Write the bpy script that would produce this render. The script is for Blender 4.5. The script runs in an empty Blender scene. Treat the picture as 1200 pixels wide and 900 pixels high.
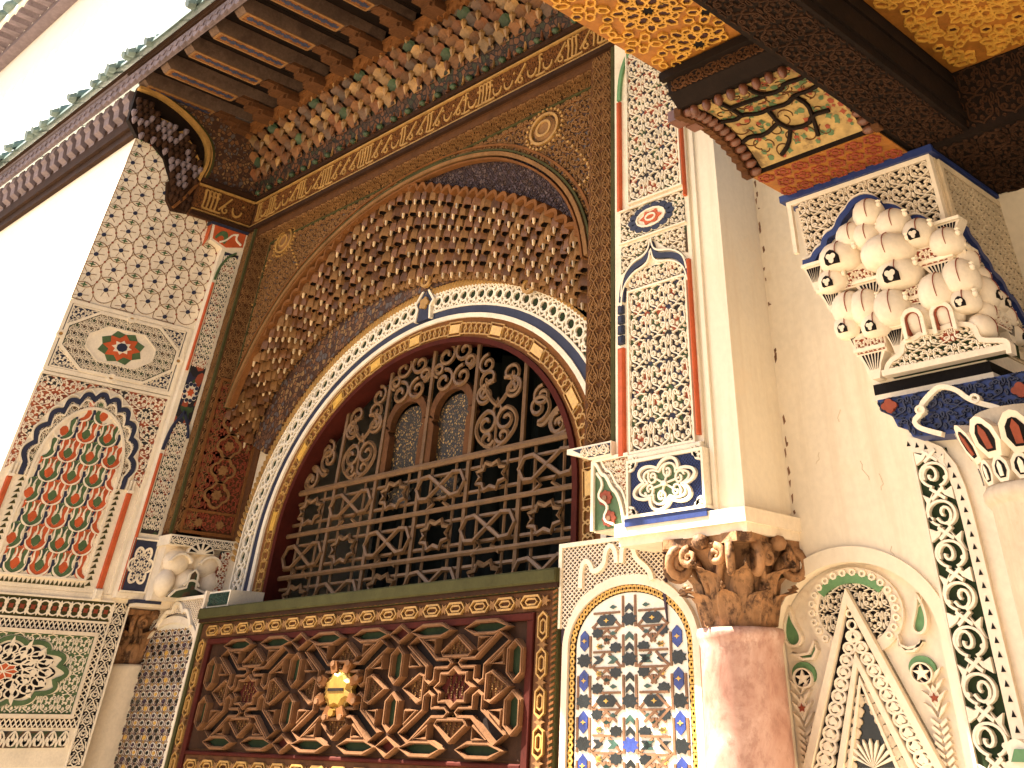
import bpy, math, random
import numpy as np
from mathutils import Matrix, Vector

# ------------------------------------------------------------------ camera, sky, sun, exposure
scn = bpy.context.scene
PF, PCX, PCY = 1025.344, 708.13, -152.8           # focal length and principal point for a 1200 x 900 frame
def _cam_axes(a, b, c):
    ca, sa, cb, sb, cc, sc = math.cos(a), math.sin(a), math.cos(b), math.sin(b), math.cos(c), math.sin(c)
    fwd = np.array([ca*cb, sa*cb, sb]); right = np.array([sa, -ca, 0.]); up = np.cross(right, fwd)
    return np.array([right*cc + up*sc, -(-right*sc + up*cc), fwd])
CR = _cam_axes(math.radians(133.41171), math.radians(44.27121), math.radians(.434652))
CP = np.array([0., 0., 1.6])
cam_d = bpy.data.cameras.new('camera'); cam = bpy.data.objects.new('camera', cam_d)
scn.collection.objects.link(cam); scn.camera = cam
cam_d.sensor_width = 36; cam_d.lens = PF/1200*36
cam_d.shift_x = (600-PCX)/1200; cam_d.shift_y = -(450-PCY)/1200
cam_d.clip_start = .05; cam_d.clip_end = 800
M = Matrix.Identity(4)
for i in range(3):
    M[i][0], M[i][1], M[i][2], M[i][3] = CR[0][i], -CR[1][i], -CR[2][i], CP[i]
cam.matrix_world = M

SUN = Vector((1.42, 1.0, -2.38)).normalized()        # the way the light travels
world = bpy.data.worlds.new('World'); scn.world = world; world.use_nodes = True
wn = world.node_tree.nodes; wl = world.node_tree.links
sky = wn.new('ShaderNodeTexSky'); sky.sky_type = 'NISHITA'; sky.sun_disc = False
sky.sun_elevation = math.asin(-SUN.z); sky.sun_rotation = math.atan2(-SUN.x, -SUN.y)
sky.air_density = .8; sky.dust_density = 3.5; sky.ozone_density = .6
bg = wn['Background']; bg.inputs[1].default_value = .05
wl.new(sky.outputs[0], bg.inputs[0])
sun_d = bpy.data.lights.new('sun', 'SUN'); sun_d.energy = 5.0; sun_d.angle = math.radians(.5); sun_d.color = (1, .90, .75)
sun = bpy.data.objects.new('sun', sun_d); scn.collection.objects.link(sun)
sun.rotation_euler = SUN.to_track_quat('-Z', 'Y').to_euler(); sun.location = (-8, -6, 16)
vs = scn.view_settings
vs.view_transform = 'Standard'; vs.look = 'None'; vs.gamma = 1; vs.exposure = 2.75
scn.cycles.use_denoising = True
try: scn.cycles.denoiser = 'OPENIMAGEDENOISE'
except Exception: pass
scn.cycles.max_bounces = 8; scn.cycles.diffuse_bounces = 6; scn.cycles.glossy_bounces = 3
scn.cycles.sample_clamp_indirect = 8

# ------------------------------------------------------------------ where a ray of the photograph meets a plane of the place
def _ray(u, v): return CR.T @ np.array([(u-PCX)/PF, (v-PCY)/PF, 1.])
def onY(u, v, y): d = _ray(u, v); return CP + d*(y/d[1])
def onX(u, v, x): d = _ray(u, v); return CP + d*(x/d[0])
def onZ(u, v, z): d = _ray(u, v); return CP + d*((z-CP[2])/d[2])

# ------------------------------------------------------------------ frames: (u across, v up, w out of the wall) -> xyz
def FF(x0, y0, z0, su=1., sv=1.):                       # wall facing the street (-y)
    return lambda p: np.stack([x0+p[:, 0]*su, y0-p[:, 2], z0+p[:, 1]*sv], 1)
def FL(x0, y0, z0, su=1., sv=1.):                       # wall facing +x, u runs into the wall (+y)
    return lambda p: np.stack([x0+p[:, 2], y0+p[:, 0]*su, z0+p[:, 1]*sv], 1)
def FS(x0, y0, z0, su=1., sv=1.):                       # soffit facing down, u along x, v along y
    return lambda p: np.stack([x0+p[:, 0]*su, y0+p[:, 1]*sv, z0-p[:, 2]], 1)
ID = lambda p: p

class MB:
    def __init__(s): s.V = []; s.F = []; s.n = 0
    def add(s, v, f):
        v = np.asarray(v, float)
        if len(v) == 0: return s
        s.V.append(v); n = s.n
        s.F.extend([tuple(i+n for i in q) for q in f]); s.n += len(v); return s
    def box(s, x0, x1, y0, y1, z0, z1):
        v = [(x, y, z) for x in (x0, x1) for y in (y0, y1) for z in (z0, z1)]
        return s.add(v, [(0,1,3,2),(4,6,7,5),(0,4,5,1),(2,3,7,6),(0,2,6,4),(1,5,7,3)])
    def fbox(s, fr, u0, u1, v0, v1, w0, w1, bev=0):
        if not bev:
            return s.prism(fr, [(u0,v0),(u1,v0),(u1,v1),(u0,v1)], w0, w1)
        return s.prism(fr, [(u0,v0),(u1,v0),(u1,v1),(u0,v1)], w0, w1-bev, top=[(u0+bev,v0+bev),(u1-bev,v0+bev),(u1-bev,v1-bev),(u0+bev,v1-bev)], w2=w1)
    def prism(s, fr, poly, w0, w1, top=None, w2=None, back=False):
        P = np.asarray(poly, float); n = len(P)
        L = [np.c_[P, np.full(n, w0)], np.c_[P, np.full(n, w1)]]
        if top is not None: L.append(np.c_[np.asarray(top, float), np.full(n, w2)])
        F = []
        for k in range(len(L)-1):
            for i in range(n):
                j = (i+1) % n; F.append((k*n+i, k*n+j, (k+1)*n+j, (k+1)*n+i))
        F.append(tuple(range((len(L)-1)*n, len(L)*n)))
        if back: F.append(tuple(range(n-1, -1, -1)))
        return s.add(fr(np.concatenate(L)), F)
    def ring(s, fr, inner, outer, w0, w1, closed=True):          # flat band between two outlines of equal count
        A = np.asarray(inner, float); B = np.asarray(outer, float); n = len(A)
        v = np.concatenate([np.c_[A, np.full(n, w0)], np.c_[A, np.full(n, w1)], np.c_[B, np.full(n, w1)], np.c_[B, np.full(n, w0)]])
        F = []
        for i in range(n if closed else n-1):
            j = (i+1) % n
            for k in range(3): F.append((k*n+i, k*n+j, (k+1)*n+j, (k+1)*n+i))
        if not closed: F += [(0, n, 2*n, 3*n), (n-1, 2*n-1, 3*n-1, 4*n-1)]
        return s.add(fr(v), F)
    def ribbon(s, fr, pts, wd, w0, w1, closed=False, taper=None, av=1.):
        s.rc = getattr(s, 'rc', 0)+1
        v, f = ribbon(pts, wd, w0, w1+2.2e-5*(s.rc % 29), closed, taper, av); return s.add(fr(v), f)
    def tube(s, pts, r, n=6, closed=False, cap=True):
        P = np.asarray(pts, float); m = len(P)
        if closed: T = np.roll(P, -1, 0) - np.roll(P, 1, 0)
        else:
            T = np.empty_like(P); T[1:-1] = P[2:]-P[:-2]; T[0] = P[1]-P[0]; T[-1] = P[-1]-P[-2]
        T /= np.linalg.norm(T, axis=1)[:, None]+1e-12
        ref = np.array([0, 1., 0]) if abs(T[:, 1]).max() < .9 else (np.array([1., 0, 0]) if abs(T[:, 0]).max() < .95 else np.array([.3, .2, .9]))
        A = np.cross(T, ref); A /= np.linalg.norm(A, axis=1)[:, None]+1e-12; B = np.cross(T, A)
        rr = np.broadcast_to(np.asarray(r, float), (m,))
        V = []
        for k in range(n):
            a = 2*math.pi*(k+.5)/n; V.append(P + (A*math.cos(a)+B*math.sin(a))*rr[:, None])
        V = np.stack(V, 1).reshape(-1, 3); F = []
        for i in range(m if closed else m-1):
            j = (i+1) % m
            for k in range(n): l = (k+1) % n; F.append((i*n+k, i*n+l, j*n+l, j*n+k))
        if cap and not closed: F += [tuple(range(n-1, -1, -1)), tuple(range((m-1)*n, m*n))]
        return s.add(V, F)
    def lathe(s, c, prof, n=24, a0=0, a1=2*math.pi, ex=1.):
        full = abs(a1-a0-2*math.pi) < 1e-6; k = n if full else n+1
        V = [(c[0]+r*math.cos(a0+(a1-a0)*i/n)*ex, c[1]+r*math.sin(a0+(a1-a0)*i/n), c[2]+z) for r, z in prof for i in range(k)]
        F = []
        for j in range(len(prof)-1):
            for i in range(n):
                l = (i+1) % k; F.append((j*k+i, j*k+l, (j+1)*k+l, (j+1)*k+i))
        return s.add(V, F)
    def build(s, name, mat, parent=None, smooth=False, kind=None):
        return link(s.mesh(name, mat, smooth), name, parent, kind)
    def mesh(s, name, mat, smooth=False):
        me = bpy.data.meshes.new(name)
        v = np.concatenate(s.V) if s.V else np.zeros((0, 3))
        me.from_pydata(v.tolist(), [], s.F); me.update()
        me.materials.append(MAT[mat] if isinstance(mat, str) else mat)
        if smooth: me.polygons.foreach_set('use_smooth', [True]*len(me.polygons))
        return me

def link(me, name, parent=None, kind=None, loc=None):
    o = bpy.data.objects.new(name, me); scn.collection.objects.link(o)
    if parent is not None: o.parent = parent
    if kind: o['kind'] = kind
    if loc is not None: o.location = loc
    return o
def thing(name, label, cat, group=None, kind=None):
    o = bpy.data.objects.new(name, None); scn.collection.objects.link(o); o.empty_display_size = .1
    o['label'] = label; o['category'] = cat
    if group: o['group'] = group
    o['kind'] = kind or 'thing'
    return o

# ------------------------------------------------------------------ plane curves
def ribbon(pts, wd, w0, w1, closed=False, taper=None, av=1.):
    P = np.asarray(pts, float); n = len(P); Q = P*np.array([1, 1/av])
    if closed: T = np.roll(Q, -1, 0)-np.roll(Q, 1, 0)
    else:
        T = np.empty_like(Q); T[1:-1] = Q[2:]-Q[:-2]; T[0] = Q[1]-Q[0]; T[-1] = Q[-1]-Q[-2]
    T /= np.linalg.norm(T, axis=1)[:, None]+1e-12
    N = np.stack([-T[:, 1], T[:, 0]], 1)
    h = np.broadcast_to(np.asarray(wd, float)/2, (n,)).copy()
    if taper is not None: h = h*np.interp(np.linspace(0, 1, n), np.linspace(0, 1, len(taper)), taper)
    A = (Q+N*h[:, None])*np.array([1, av]); B = (Q-N*h[:, None])*np.array([1, av])
    v = np.concatenate([np.c_[A, np.full(n, w0)], np.c_[A, np.full(n, w1)], np.c_[B, np.full(n, w1)], np.c_[B, np.full(n, w0)]])
    f = []
    for i in range(n if closed else n-1):
        j = (i+1) % n
        for k in range(3): f.append((k*n+i, k*n+j, (k+1)*n+j, (k+1)*n+i))
    if not closed: f += [(0, n, 2*n, 3*n), (n-1, 4*n-1, 3*n-1, 2*n-1)]
    return v, f
def arc(cx, cy, r, a0, a1, n=16, ry=None):
    t = np.radians(np.linspace(a0, a1, n)); return np.stack([cx+r*np.cos(t), cy+(r if ry is None else ry)*np.sin(t)], 1)
def spiral(cx, cy, r0, r1, a0, turns, n=18):
    t = np.linspace(0, 1, n); a = math.radians(a0)+t*turns*2*math.pi; r = r0+(r1-r0)*t
    return np.stack([cx+r*np.cos(a), cy+r*np.sin(a)], 1)
def bez(p, n=12):
    p = np.asarray(p, float); t = np.linspace(0, 1, n)[:, None]
    if len(p) == 3: return (1-t)**2*p[0]+2*t*(1-t)*p[1]+t*t*p[2]
    return (1-t)**3*p[0]+3*t*(1-t)**2*p[1]+3*t*t*(1-t)*p[2]+t**3*p[3]
def cat(*a): return np.concatenate([np.asarray(q, float) for q in a])
def star(n, r, ri, a0=0, cx=0, cy=0, sv=1.):
    return [(cx+(r if k % 2 == 0 else ri)*math.cos(a0+math.pi*k/n), cy+sv*(r if k % 2 == 0 else ri)*math.sin(a0+math.pi*k/n)) for k in range(2*n)]
def ngon(n, r, a0=0, cx=0, cy=0, sv=1.):
    return [(cx+r*math.cos(a0+2*math.pi*k/n), cy+sv*r*math.sin(a0+2*math.pi*k/n)) for k in range(n)]
def rose(n, r, amp, m=72, cx=0, cy=0, sv=1., a0=0):               # lobed outline
    t = np.linspace(0, 2*math.pi, m, endpoint=False); q = r*(1-amp+amp*np.abs(np.cos(n*(t-a0)/2))*1.0)
    return np.stack([cx+q*np.cos(t), cy+sv*q*np.sin(t)], 1)
def mirror(P, x=0): P = np.asarray(P, float).copy(); P[:, 0] = 2*x-P[:, 0]; return P
def inpoly(poly):
    Q = np.asarray(poly, float)
    def t(p):
        x, y = p[:, 0], p[:, 1]; c = np.zeros(len(p), bool); j = len(Q)-1
        for i in range(len(Q)):
            xi, yi = Q[i]; xj, yj = Q[j]
            c ^= ((yi > y) != (yj > y)) & (x < (xj-xi)*(y-yi)/(yj-yi+1e-12)+xi); j = i
        return c
    return t

# ------------------------------------------------------------------ carved ornament: one unit (0..1 x 0..1), mirrored and repeated over a panel
def unit_of(lines, leaves, w=.046):
    V = []; F = []; n = 0
    def put(v, f):
        nonlocal n
        V.append(v); F.extend([tuple(i+n for i in q) for q in f]); n += len(v)
    for li, L in enumerate(lines):
        P, k = (L[0], L[1]) if isinstance(L, tuple) else (L, 1.)
        for m in (0, 1):
            v, f = ribbon(mirror(P, .5) if m else P, w*k, 0, 1+.018*li+.009*m, taper=(1, 1.1, .8)); put(v, f)
    for poly in leaves:
        for m in (0, 1):
            P = mirror(poly, .5) if m else np.asarray(poly, float); c = P.mean(0); k = len(P)
            put(np.concatenate([np.c_[P, np.zeros(k)], np.c_[c+(P-c)*.8, np.ones(k)*1.05], np.c_[[c], [.7]]]),
                [(i, (i+1) % k, k+(i+1) % k, k+i) for i in range(k)]+[(k+i, k+(i+1) % k, 2*k) for i in range(k)])
    return np.concatenate(V), F
def leafp(x, y, a, l, w):
    a = math.radians(a); c, s = math.cos(a), math.sin(a)
    q = [(0, 0), (.25, .5), (.6, .42), (1, 0), (.6, -.42), (.25, -.5)]
    return [(x+l*u*c-w*v*s, y+l*u*s+w*v*c) for u, v in q]
UA = unit_of([ (cat(bez([(.5, 0), (.42, .18), (.2, .1), (.13, .3)], 9), spiral(.25, .3, .12, .035, 180, -1.15, 14)), 1.),
               (cat(bez([(.16, .22), (.02, .4), (.2, .55), (.12, .72)], 9), spiral(.24, .74, .12, .035, 190, -1.15, 14)), 1.),
               (bez([(.5, .5), (.42, .62), (.36, .5), (.34, .62)], 7), .9), (bez([(.5, 1.), (.4, .92), (.36, .98), (.3, .92)], 7), .9),
               (bez([(0, .08), (.06, .2), (.03, .3), (0, .36)], 6), .9), (bez([(.0, .9), (.07, .8), (.05, .7), (0, .6)], 6), .8)],
             [leafp(.5, .12, 100, .2, .15), leafp(.36, .42, 60, .16, .12), leafp(.4, .6, 100, .22, .13), leafp(.05, .5, 80, .15, .1), leafp(.33, .88, 150, .15, .1), leafp(.24, .05, 170, .15, .1), leafp(.25, .3, 20, .08, .08)])
UB = unit_of([ (bez([(.5, 0), (.3, .15), (.05, .3), (.2, .5)], 10), 1.), (bez([(.2, .5), (.35, .65), (.45, .8), (.5, 1)], 8), 1.),
               (spiral(.28, .42, .13, .04, 200, 1.1, 12), .8), (bez([(0, .25), (.12, .6), (.05, .75), (.25, .85)], 8), .8)],
             [leafp(.42, .2, 80, .2, .12), leafp(.1, .1, 60, .2, .14), leafp(.1, .62, 100, .2, .12), leafp(.4, .52, 70, .18, .12), leafp(.2, .9, 40, .15, .12)], .06)
UL = unit_of([ (np.array([(0, .0), (.25, .25), (.5, .5)]), 1.), (np.array([(.5, .5), (.25, .75), (0, 1.)]), 1.)], [], .16)   # lattice
def carve(mb, fr, unit, u0, u1, v0, v1, nu, nv, w0, w1, clip=None, brick=False):
    V, F = unit; du = (u1-u0)/nu; dv = (v1-v0)/nv; Fa = F
    for j in range(nv):
        for i in range(nu + (1 if brick and j % 2 else 0)):
            off = -.5 if (brick and j % 2) else 0
            P = V.copy(); P[:, 0] = u0+(P[:, 0]+i+off)*du; P[:, 1] = v0+(P[:, 1]+j)*dv; P[:, 2] = w0+P[:, 2]*(w1-w0)
            f = Fa; cl = clip
            if brick and j % 2 and i in (0, nu):
                lo, hi = u0, u1
                cl = (lambda q, c=clip: (q[:, 0] >= lo) & (q[:, 0] <= hi) & (c(q) if c else True))
            if cl is not None:
                ok = cl(P[:, :2])
                if not ok.any(): continue
                if not ok.all(): f = [q for q in Fa if all(ok[k] for k in q)]
            mb.add(fr(P), f)
    return mb
# ------------------------------------------------------------------ materials
MAT = {}
def _new(name, rough, metal=0, spec=.35):
    m = bpy.data.materials.new(name); m.use_nodes = True; nt = m.node_tree
    b = nt.nodes['Principled BSDF']; b.inputs['Roughness'].default_value = rough; b.inputs['Metallic'].default_value = metal
    b.inputs['Specular IOR Level'].default_value = spec; MAT[name] = m
    return nt, b
def _n(nt, t, **k):
    n = nt.nodes.new(t)
    for a, v in k.items():
        if a in ('inp',):
            for i, x in v.items(): n.inputs[i].default_value = x
        else: setattr(n, a, v)
    return n
def _mix(nt, fac, a, b, mode='MIX'):
    n = nt.nodes.new('ShaderNodeMix'); n.data_type = 'RGBA'; n.blend_type = mode
    for i, x in ((0, fac), (6, a), (7, b)):
        if hasattr(x, 'is_linked'): nt.links.new(x, n.inputs[i])
        elif i: n.inputs[i].default_value = (*x[:3], 1)
        else: n.inputs[i].default_value = x
    return n.outputs[2]
def _noise(nt, pos, sc, det=4, rough=.6, dist=0):
    n = _n(nt, 'ShaderNodeTexNoise', inp={'Scale': sc, 'Detail': det, 'Roughness': rough, 'Distortion': dist}); nt.links.new(pos, n.inputs['Vector']); return n.outputs['Fac']
def _ramp(nt, fac, st, interp='LINEAR'):
    n = nt.nodes.new('ShaderNodeValToRGB'); r = n.color_ramp; r.interpolation = interp
    while len(r.elements) < len(st): r.elements.new(.5)
    for e, (p, c) in zip(r.elements, st): e.position = p; e.color = (*c[:3], 1) if len(c) > 1 else (c[0],)*3+(1,)
    nt.links.new(fac, n.inputs[0]); return n.outputs[0]
def _pos(nt): return _n(nt, 'ShaderNodeNewGeometry').outputs['Position']
def _bump(nt, b, h, s, d=.01):
    n = _n(nt, 'ShaderNodeBump', inp={'Strength': s, 'Distance': d}); nt.links.new(h, n.inputs['Height']); nt.links.new(n.outputs[0], b.inputs['Normal'])
def k(c, f): return tuple(min(1, x*f) for x in c)
def pmat(name, col, rough=.75, var=.22, sc=5, fine=60, bump=.25, wear=None, wsc=9, wth=.62, metal=0, spec=.3, rnd=0, streak=None):
    nt, b = _new(name, rough, metal, spec); p = _pos(nt)
    c = _mix(nt, _ramp(nt, _noise(nt, p, sc, 5), [(.3, (0,)), (.7, (1,))]), k(col, 1-var), k(col, 1+var))
    f = _noise(nt, p, fine, 3)
    c = _mix(nt, .35*min(1, var*3), c, _ramp(nt, f, [(.35, k(col, .55)), (.65, k(col, 1.25))]))
    if wear:
        c = _mix(nt, _ramp(nt, _noise(nt, p, wsc, 8, .7), [(wth, (0,)), (wth+.1, (1,))]), c, wear)
    if streak:
        mp = _n(nt, 'ShaderNodeMapping'); mp.inputs['Scale'].default_value = (9, 9, .8); nt.links.new(p, mp.inputs[0])
        c = _mix(nt, _ramp(nt, _noise(nt, mp.outputs[0], 1.6, 6, .65), [(.50, (0,)), (.72, (.75,))]), c, streak)
        c = _mix(nt, _ramp(nt, _noise(nt, p, 3.2, 7, .7), [(.56, (0,)), (.60, (.35,)), (.75, (.5,))]), c, k(streak, 1.15))
    if rnd:
        oi = _n(nt, 'ShaderNodeObjectInfo'); c = _mix(nt, _ramp(nt, oi.outputs['Random'], [(0, (0,)), (1, (1,))]), c, _mix(nt, 1., c, (rnd, rnd, rnd), 'MULTIPLY'))
    nt.links.new(c, b.inputs['Base Color'])
    if bump: _bump(nt, b, f, bump, .004)
    return MAT[name]
def vmat(name, cols, sc, line=None, lw=.06, rough=.7, bump=.4, stretch=(1, 1, 1), rnd=.9, fine=70):
    nt, b = _new(name, rough); p = _pos(nt)
    mp = _n(nt, 'ShaderNodeMapping'); mp.inputs['Scale'].default_value = stretch; nt.links.new(p, mp.inputs[0]); q = mp.outputs[0]
    v = _n(nt, 'ShaderNodeTexVoronoi', inp={'Scale': sc, 'Randomness': rnd}); nt.links.new(q, v.inputs['Vector'])
    sp = _n(nt, 'ShaderNodeSeparateColor'); nt.links.new(v.outputs['Color'], sp.inputs[0])
    m = len(cols); c = _ramp(nt, sp.outputs[0], [(i/m, cols[i]) for i in range(m)], 'CONSTANT')
    c = _mix(nt, .5, c, _mix(nt, _noise(nt, p, fine, 3), (.15, .15, .15), (1.3, 1.3, 1.3)), 'MULTIPLY')
    e = _n(nt, 'ShaderNodeTexVoronoi', feature='DISTANCE_TO_EDGE', inp={'Scale': sc, 'Randomness': rnd}); nt.links.new(q, e.inputs['Vector'])
    ed = _ramp(nt, e.outputs['Distance'], [(lw, (1,)), (lw*1.6, (0,))])
    if line: c = _mix(nt, ed, c, line)
    nt.links.new(c, b.inputs['Base Color'])
    _bump(nt, b, ed, bump, .006)
    return MAT[name]
CREAM = (.74, .62, .44); CREAM2 = (.80, .71, .56)
pmat('plaster', (.74, .65, .51), .85, .10, 1.6, 40, .12, wear=(.60, .48, .33), wsc=2.2, wth=.64, streak=(.62, .52, .38))
pmat('plaster_white', (.77, .69, .55), .85, .08, 1.4, 45, .12, wear=(.62, .48, .31), wsc=2.6, wth=.65, streak=(.66, .56, .42))
pmat('plaster_facade', (.82, .76, .66), .9, .05, 1.5, 30, .1)
pmat('stucco', CREAM2, .8, .14, 7, 90, .25, wear=(.55, .42, .27), wsc=6, wth=.62)
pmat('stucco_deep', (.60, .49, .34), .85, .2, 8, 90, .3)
pmat('stucco_pale', (.74, .64, .50), .75, .12, 6, 60, .2, wear=(.56, .42, .28), wsc=5, wth=.62)
pmat('red_paint', (.50, .095, .028), .6, .22, 10, 90, .2, wear=(.62, .40, .24), wsc=14, wth=.70)
pmat('red_dull', (.24, .05, .022), .7, .25, 12, 90, .2)
pmat('green_paint', (.075, .13, .055), .6, .25, 12, 90, .2, wear=(.3, .3, .18), wsc=14, wth=.72)
pmat('green_bright', (.13, .27, .12), .6, .2, 12, 90, .2)
pmat('green_dark', (.022, .035, .015), .8, .3, 9, 90, .25, spec=.12)
pmat('olive', (.06, .056, .020), .8, .25, 9, 90, .2, spec=.12)
pmat('navy_paint', (.026, .031, .062), .6, .25, 12, 90, .2, wear=(.3, .27, .25), wsc=16, wth=.72)
pmat('blue_paint', (.018, .034, .14), .45, .2, 8, 60, .2)
pmat('ink', (.009, .007, .007), .8, .3, 20, 90, .2, spec=.12)
pmat('purple_ink', (.06, .035, .055), .7, .3, 14, 90, .2)
pmat('glaze_black', (.005, .007, .008), .25, .4, 30, 60, .08, spec=.5, rnd=2.2)
pmat('glaze_blue', (.03, .055, .26), .25, .35, 30, 60, .08, spec=.5, rnd=.7)
pmat('glaze_green', (.035, .085, .065), .25, .35, 30, 60, .08, spec=.5, rnd=.6)
pmat('glaze_gold', (.62, .36, .07), .3, .25, 30, 60, .08, spec=.5)
pmat('glaze_white', (.74, .69, .58), .35, .12, 9, 60, .1, spec=.5, wear=(.5, .4, .28), wsc=9, wth=.66)
pmat('strap_line', (.20, .10, .05), .5, .3, 20, 80, .1)
pmat('wood_brown', (.095, .040, .016), .8, .35, 6, 60, .3, spec=.12)
pmat('wood_carved', (.225, .115, .045), .8, .32, 9, 70, .3, spec=.12)
pmat('wood_gold', (.40, .225, .065), .5, .3, 12, 70, .25)
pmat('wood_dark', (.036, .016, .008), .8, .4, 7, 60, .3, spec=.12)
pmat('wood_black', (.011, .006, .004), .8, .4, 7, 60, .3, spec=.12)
pmat('wood_weathered', (.13, .082, .058), .8, .35, 5, 50, .4, wear=(.09, .055, .04), wsc=7, wth=.5, spec=.12)
pmat('wood_grey', (.17, .13, .14), .85, .35, 6, 50, .4)
pmat('wood_red', (.06, .010, .006), .8, .3, 8, 60, .2, spec=.12)
pmat('wood_mould', (.175, .070, .022), .8, .3, 9, 60, .25, spec=.12)
pmat('iron', (.15, .08, .034), .5, .35, 14, 90, .3, metal=0, wear=(.17, .09, .04), wsc=12, wth=.55)
pmat('tip_gold', (.34, .185, .06), .38, .35, 14, 60, .2, spec=.5, rnd=.45)
pmat('tip_brown', (.20, .085, .03), .5, .4, 14, 60, .2, rnd=.5)
pmat('tip_green', (.045, .075, .035), .4, .4, 14, 60, .2, rnd=.6)
pmat('tip_red', (.19, .07, .026), .45, .4, 14, 60, .2, rnd=.55)
pmat('capital_stone', (.30, .155, .07), .65, .4, 12, 50, .8, wear=(.07, .032, .014), wsc=14, wth=.5)
pmat('column_cream', (.60, .50, .37), .5, .2, 4, 40, .2, wear=(.42, .32, .22), wsc=5, wth=.56, streak=(.46, .36, .25))
pmat('brass', (.30, .17, .03), .45, .3, 20, 60, .15, metal=.3)
pmat('wood_strap', (.19, .092, .042), .7, .3, 9, 60, .25, spec=.15)
pmat('roof_green', (.13, .19, .17), .45, .3, 14, 50, .2, spec=.5, rnd=.75)
pmat('paving', (.245, .20, .143), .8, .18, 1.5, 20, .2)
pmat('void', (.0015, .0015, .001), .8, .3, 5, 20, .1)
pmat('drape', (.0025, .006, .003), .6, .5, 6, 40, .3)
pmat('faience', (.02, .05, .035), .3, .5, 25, 60, .2)
vmat('gold_mesh', [(.20, .11, .035), (.36, .22, .07), (.05, .035, .012)], 70, (.012, .008, .005), .12, .5, .6)
vmat('spandrel', [(.20, .09, .035), (.13, .06, .03), (.27, .15, .06), (.11, .09, .085), (.07, .03, .015)], 34, (.05, .022, .012), .07, .6, .6)
vmat('purple_carved', [(.12, .075, .08), (.07, .04, .045), (.17, .115, .105), (.09, .05, .035)], 42, (.04, .02, .018), .09, .65, .6)
vmat('arab_mix', [(.022, .018, .02), (.33, .07, .03), (.05, .085, .035), (.022, .018, .02), (.028, .03, .06)], 26, None, .05, .7, .1)
vmat('arab_red', [(.36, .08, .03), (.20, .05, .025), (.03, .03, .03), (.42, .12, .05)], 22, None, .05, .7, .1)
vmat('arab_green', [(.05, .07, .03), (.025, .025, .02), (.10, .06, .03)], 20, None, .05, .7, .1)
vmat('honey_back', [(.05, .022, .010), (.10, .04, .016), (.03, .03, .014), (.13, .05, .02)], 26, (.012, .006, .004), .07, .7, .5)
vmat('mosaic_small', [(.02, .02, .03), (.30, .20, .10), (.03, .04, .09), (.45, .34, .2)], 60, (.5, .42, .3), .1, .5, .3)
pmat('painted_floral', (.36, .24, .085), .55, .35, 14, 40, .2, wear=(.14, .085, .03), wsc=9, wth=.52)
# veined pink marble
nt, b = _new('marble_pink', .38, 0, .4); p = _pos(nt)
c = _ramp(nt, _noise(nt, p, 5.5, 9, .68, .8), [(.30, (.20, .095, .07)), (.42, (.36, .195, .15)), (.56, (.46, .29, .235)), (.70, (.60, .46, .40))])
c = _mix(nt, _ramp(nt, _noise(nt, p, 30, 6, .7), [(.50, (0,)), (.64, (.6,))]), c, (.24, .11, .08))
nt.links.new(c, b.inputs['Base Color']); _bump(nt, b, _noise(nt, p, 40, 4), .15, .003)
# painted ceilings: gold straps round dark cells
pmat('ceiling_ground', (.30, .115, .018), .5, .3, 14, 60, .25)
pmat('ceiling_gold', (.52, .27, .045), .45, .25, 14, 60, .2)
pmat('ceiling_red', (.035, .006, .005), .45, .3, 14, 60, .2)
pmat('cup_dark', (.11, .048, .02), .42, .4, 14, 60, .3, spec=.5, rnd=.45)
pmat('glint', (.70, .50, .27), .3, .2, 14, 60, .1, spec=.6, rnd=.5)  # pale colour stands for the highlights on the stalactite tips
pmat('nut_bead', (.13, .045, .022), .4, .3, 14, 60, .2, spec=.5)
# ================================================================== THE SETTING
XL, XS = -6.56, -6.50             # left side wall, face of its pilaster
YF, YS, YB, YG, YZ, YW, YR = 3.0, 3.12, 3.40, 3.46, 3.17, 3.28, 2.80
XJL, XJR, XC = -6.36, -2.925, -4.59          # jambs of the alcove, its axis
g = MB(); g.add([(-90, -90, 0), (90, -90, 0), (90, 90, 0), (-90, 90, 0)], [(0, 1, 2, 3)])
o = g.build('ground', 'paving'); o['kind'] = 'structure'
def pts(L, y): return np.array([onY(u, v, y)[[0, 2]] for u, v in L])
def resample(P, n):
    P = np.asarray(P, float); d = np.r_[0, np.cumsum(np.linalg.norm(np.diff(P, axis=0), axis=1))]
    t = np.linspace(0, d[-1], n); return np.stack([np.interp(t, d, P[:, i]) for i in range(P.shape[1])], 1)
def smooth(P, n, it=3):
    P = np.asarray(P, float)
    for _ in range(it):
        Q = np.empty((2*len(P)-2, P.shape[1])); Q[0::2] = .75*P[:-1]+.25*P[1:]; Q[1::2] = .25*P[:-1]+.75*P[1:]
        P = np.concatenate([P[:1], Q, P[-1:]])
    return resample(P, n)
def archline(a, b, zs, zb, cx=XC, n=40):             # left foot, arch, right foot
    t = np.linspace(math.pi, 0, n)
    return np.concatenate([[(cx-a, zb)], np.stack([cx+a*np.cos(t), zs+b*np.sin(t)], 1), [(cx+a, zb)]])

# ---- the house on the left: its street front and the side wall of the porch
house = thing('side_house', 'white house with painted carved plaster side wall beside the wooden canopy', 'house')
m = MB(); m.box(-30, -7.3, 2.0, 9, 0, 4.98); m.box(-7.3, XL, 2.0, 2.955, 0, 2.09); m.box(-7.3, XL, 2.0, 9, 2.09, 4.98); m.build('wall', 'plaster_facade', house)
MB().box(-30, -6.6, 4.6, 9, 4.98, 6.2).build('upper_wall', 'plaster_facade', house)
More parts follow.
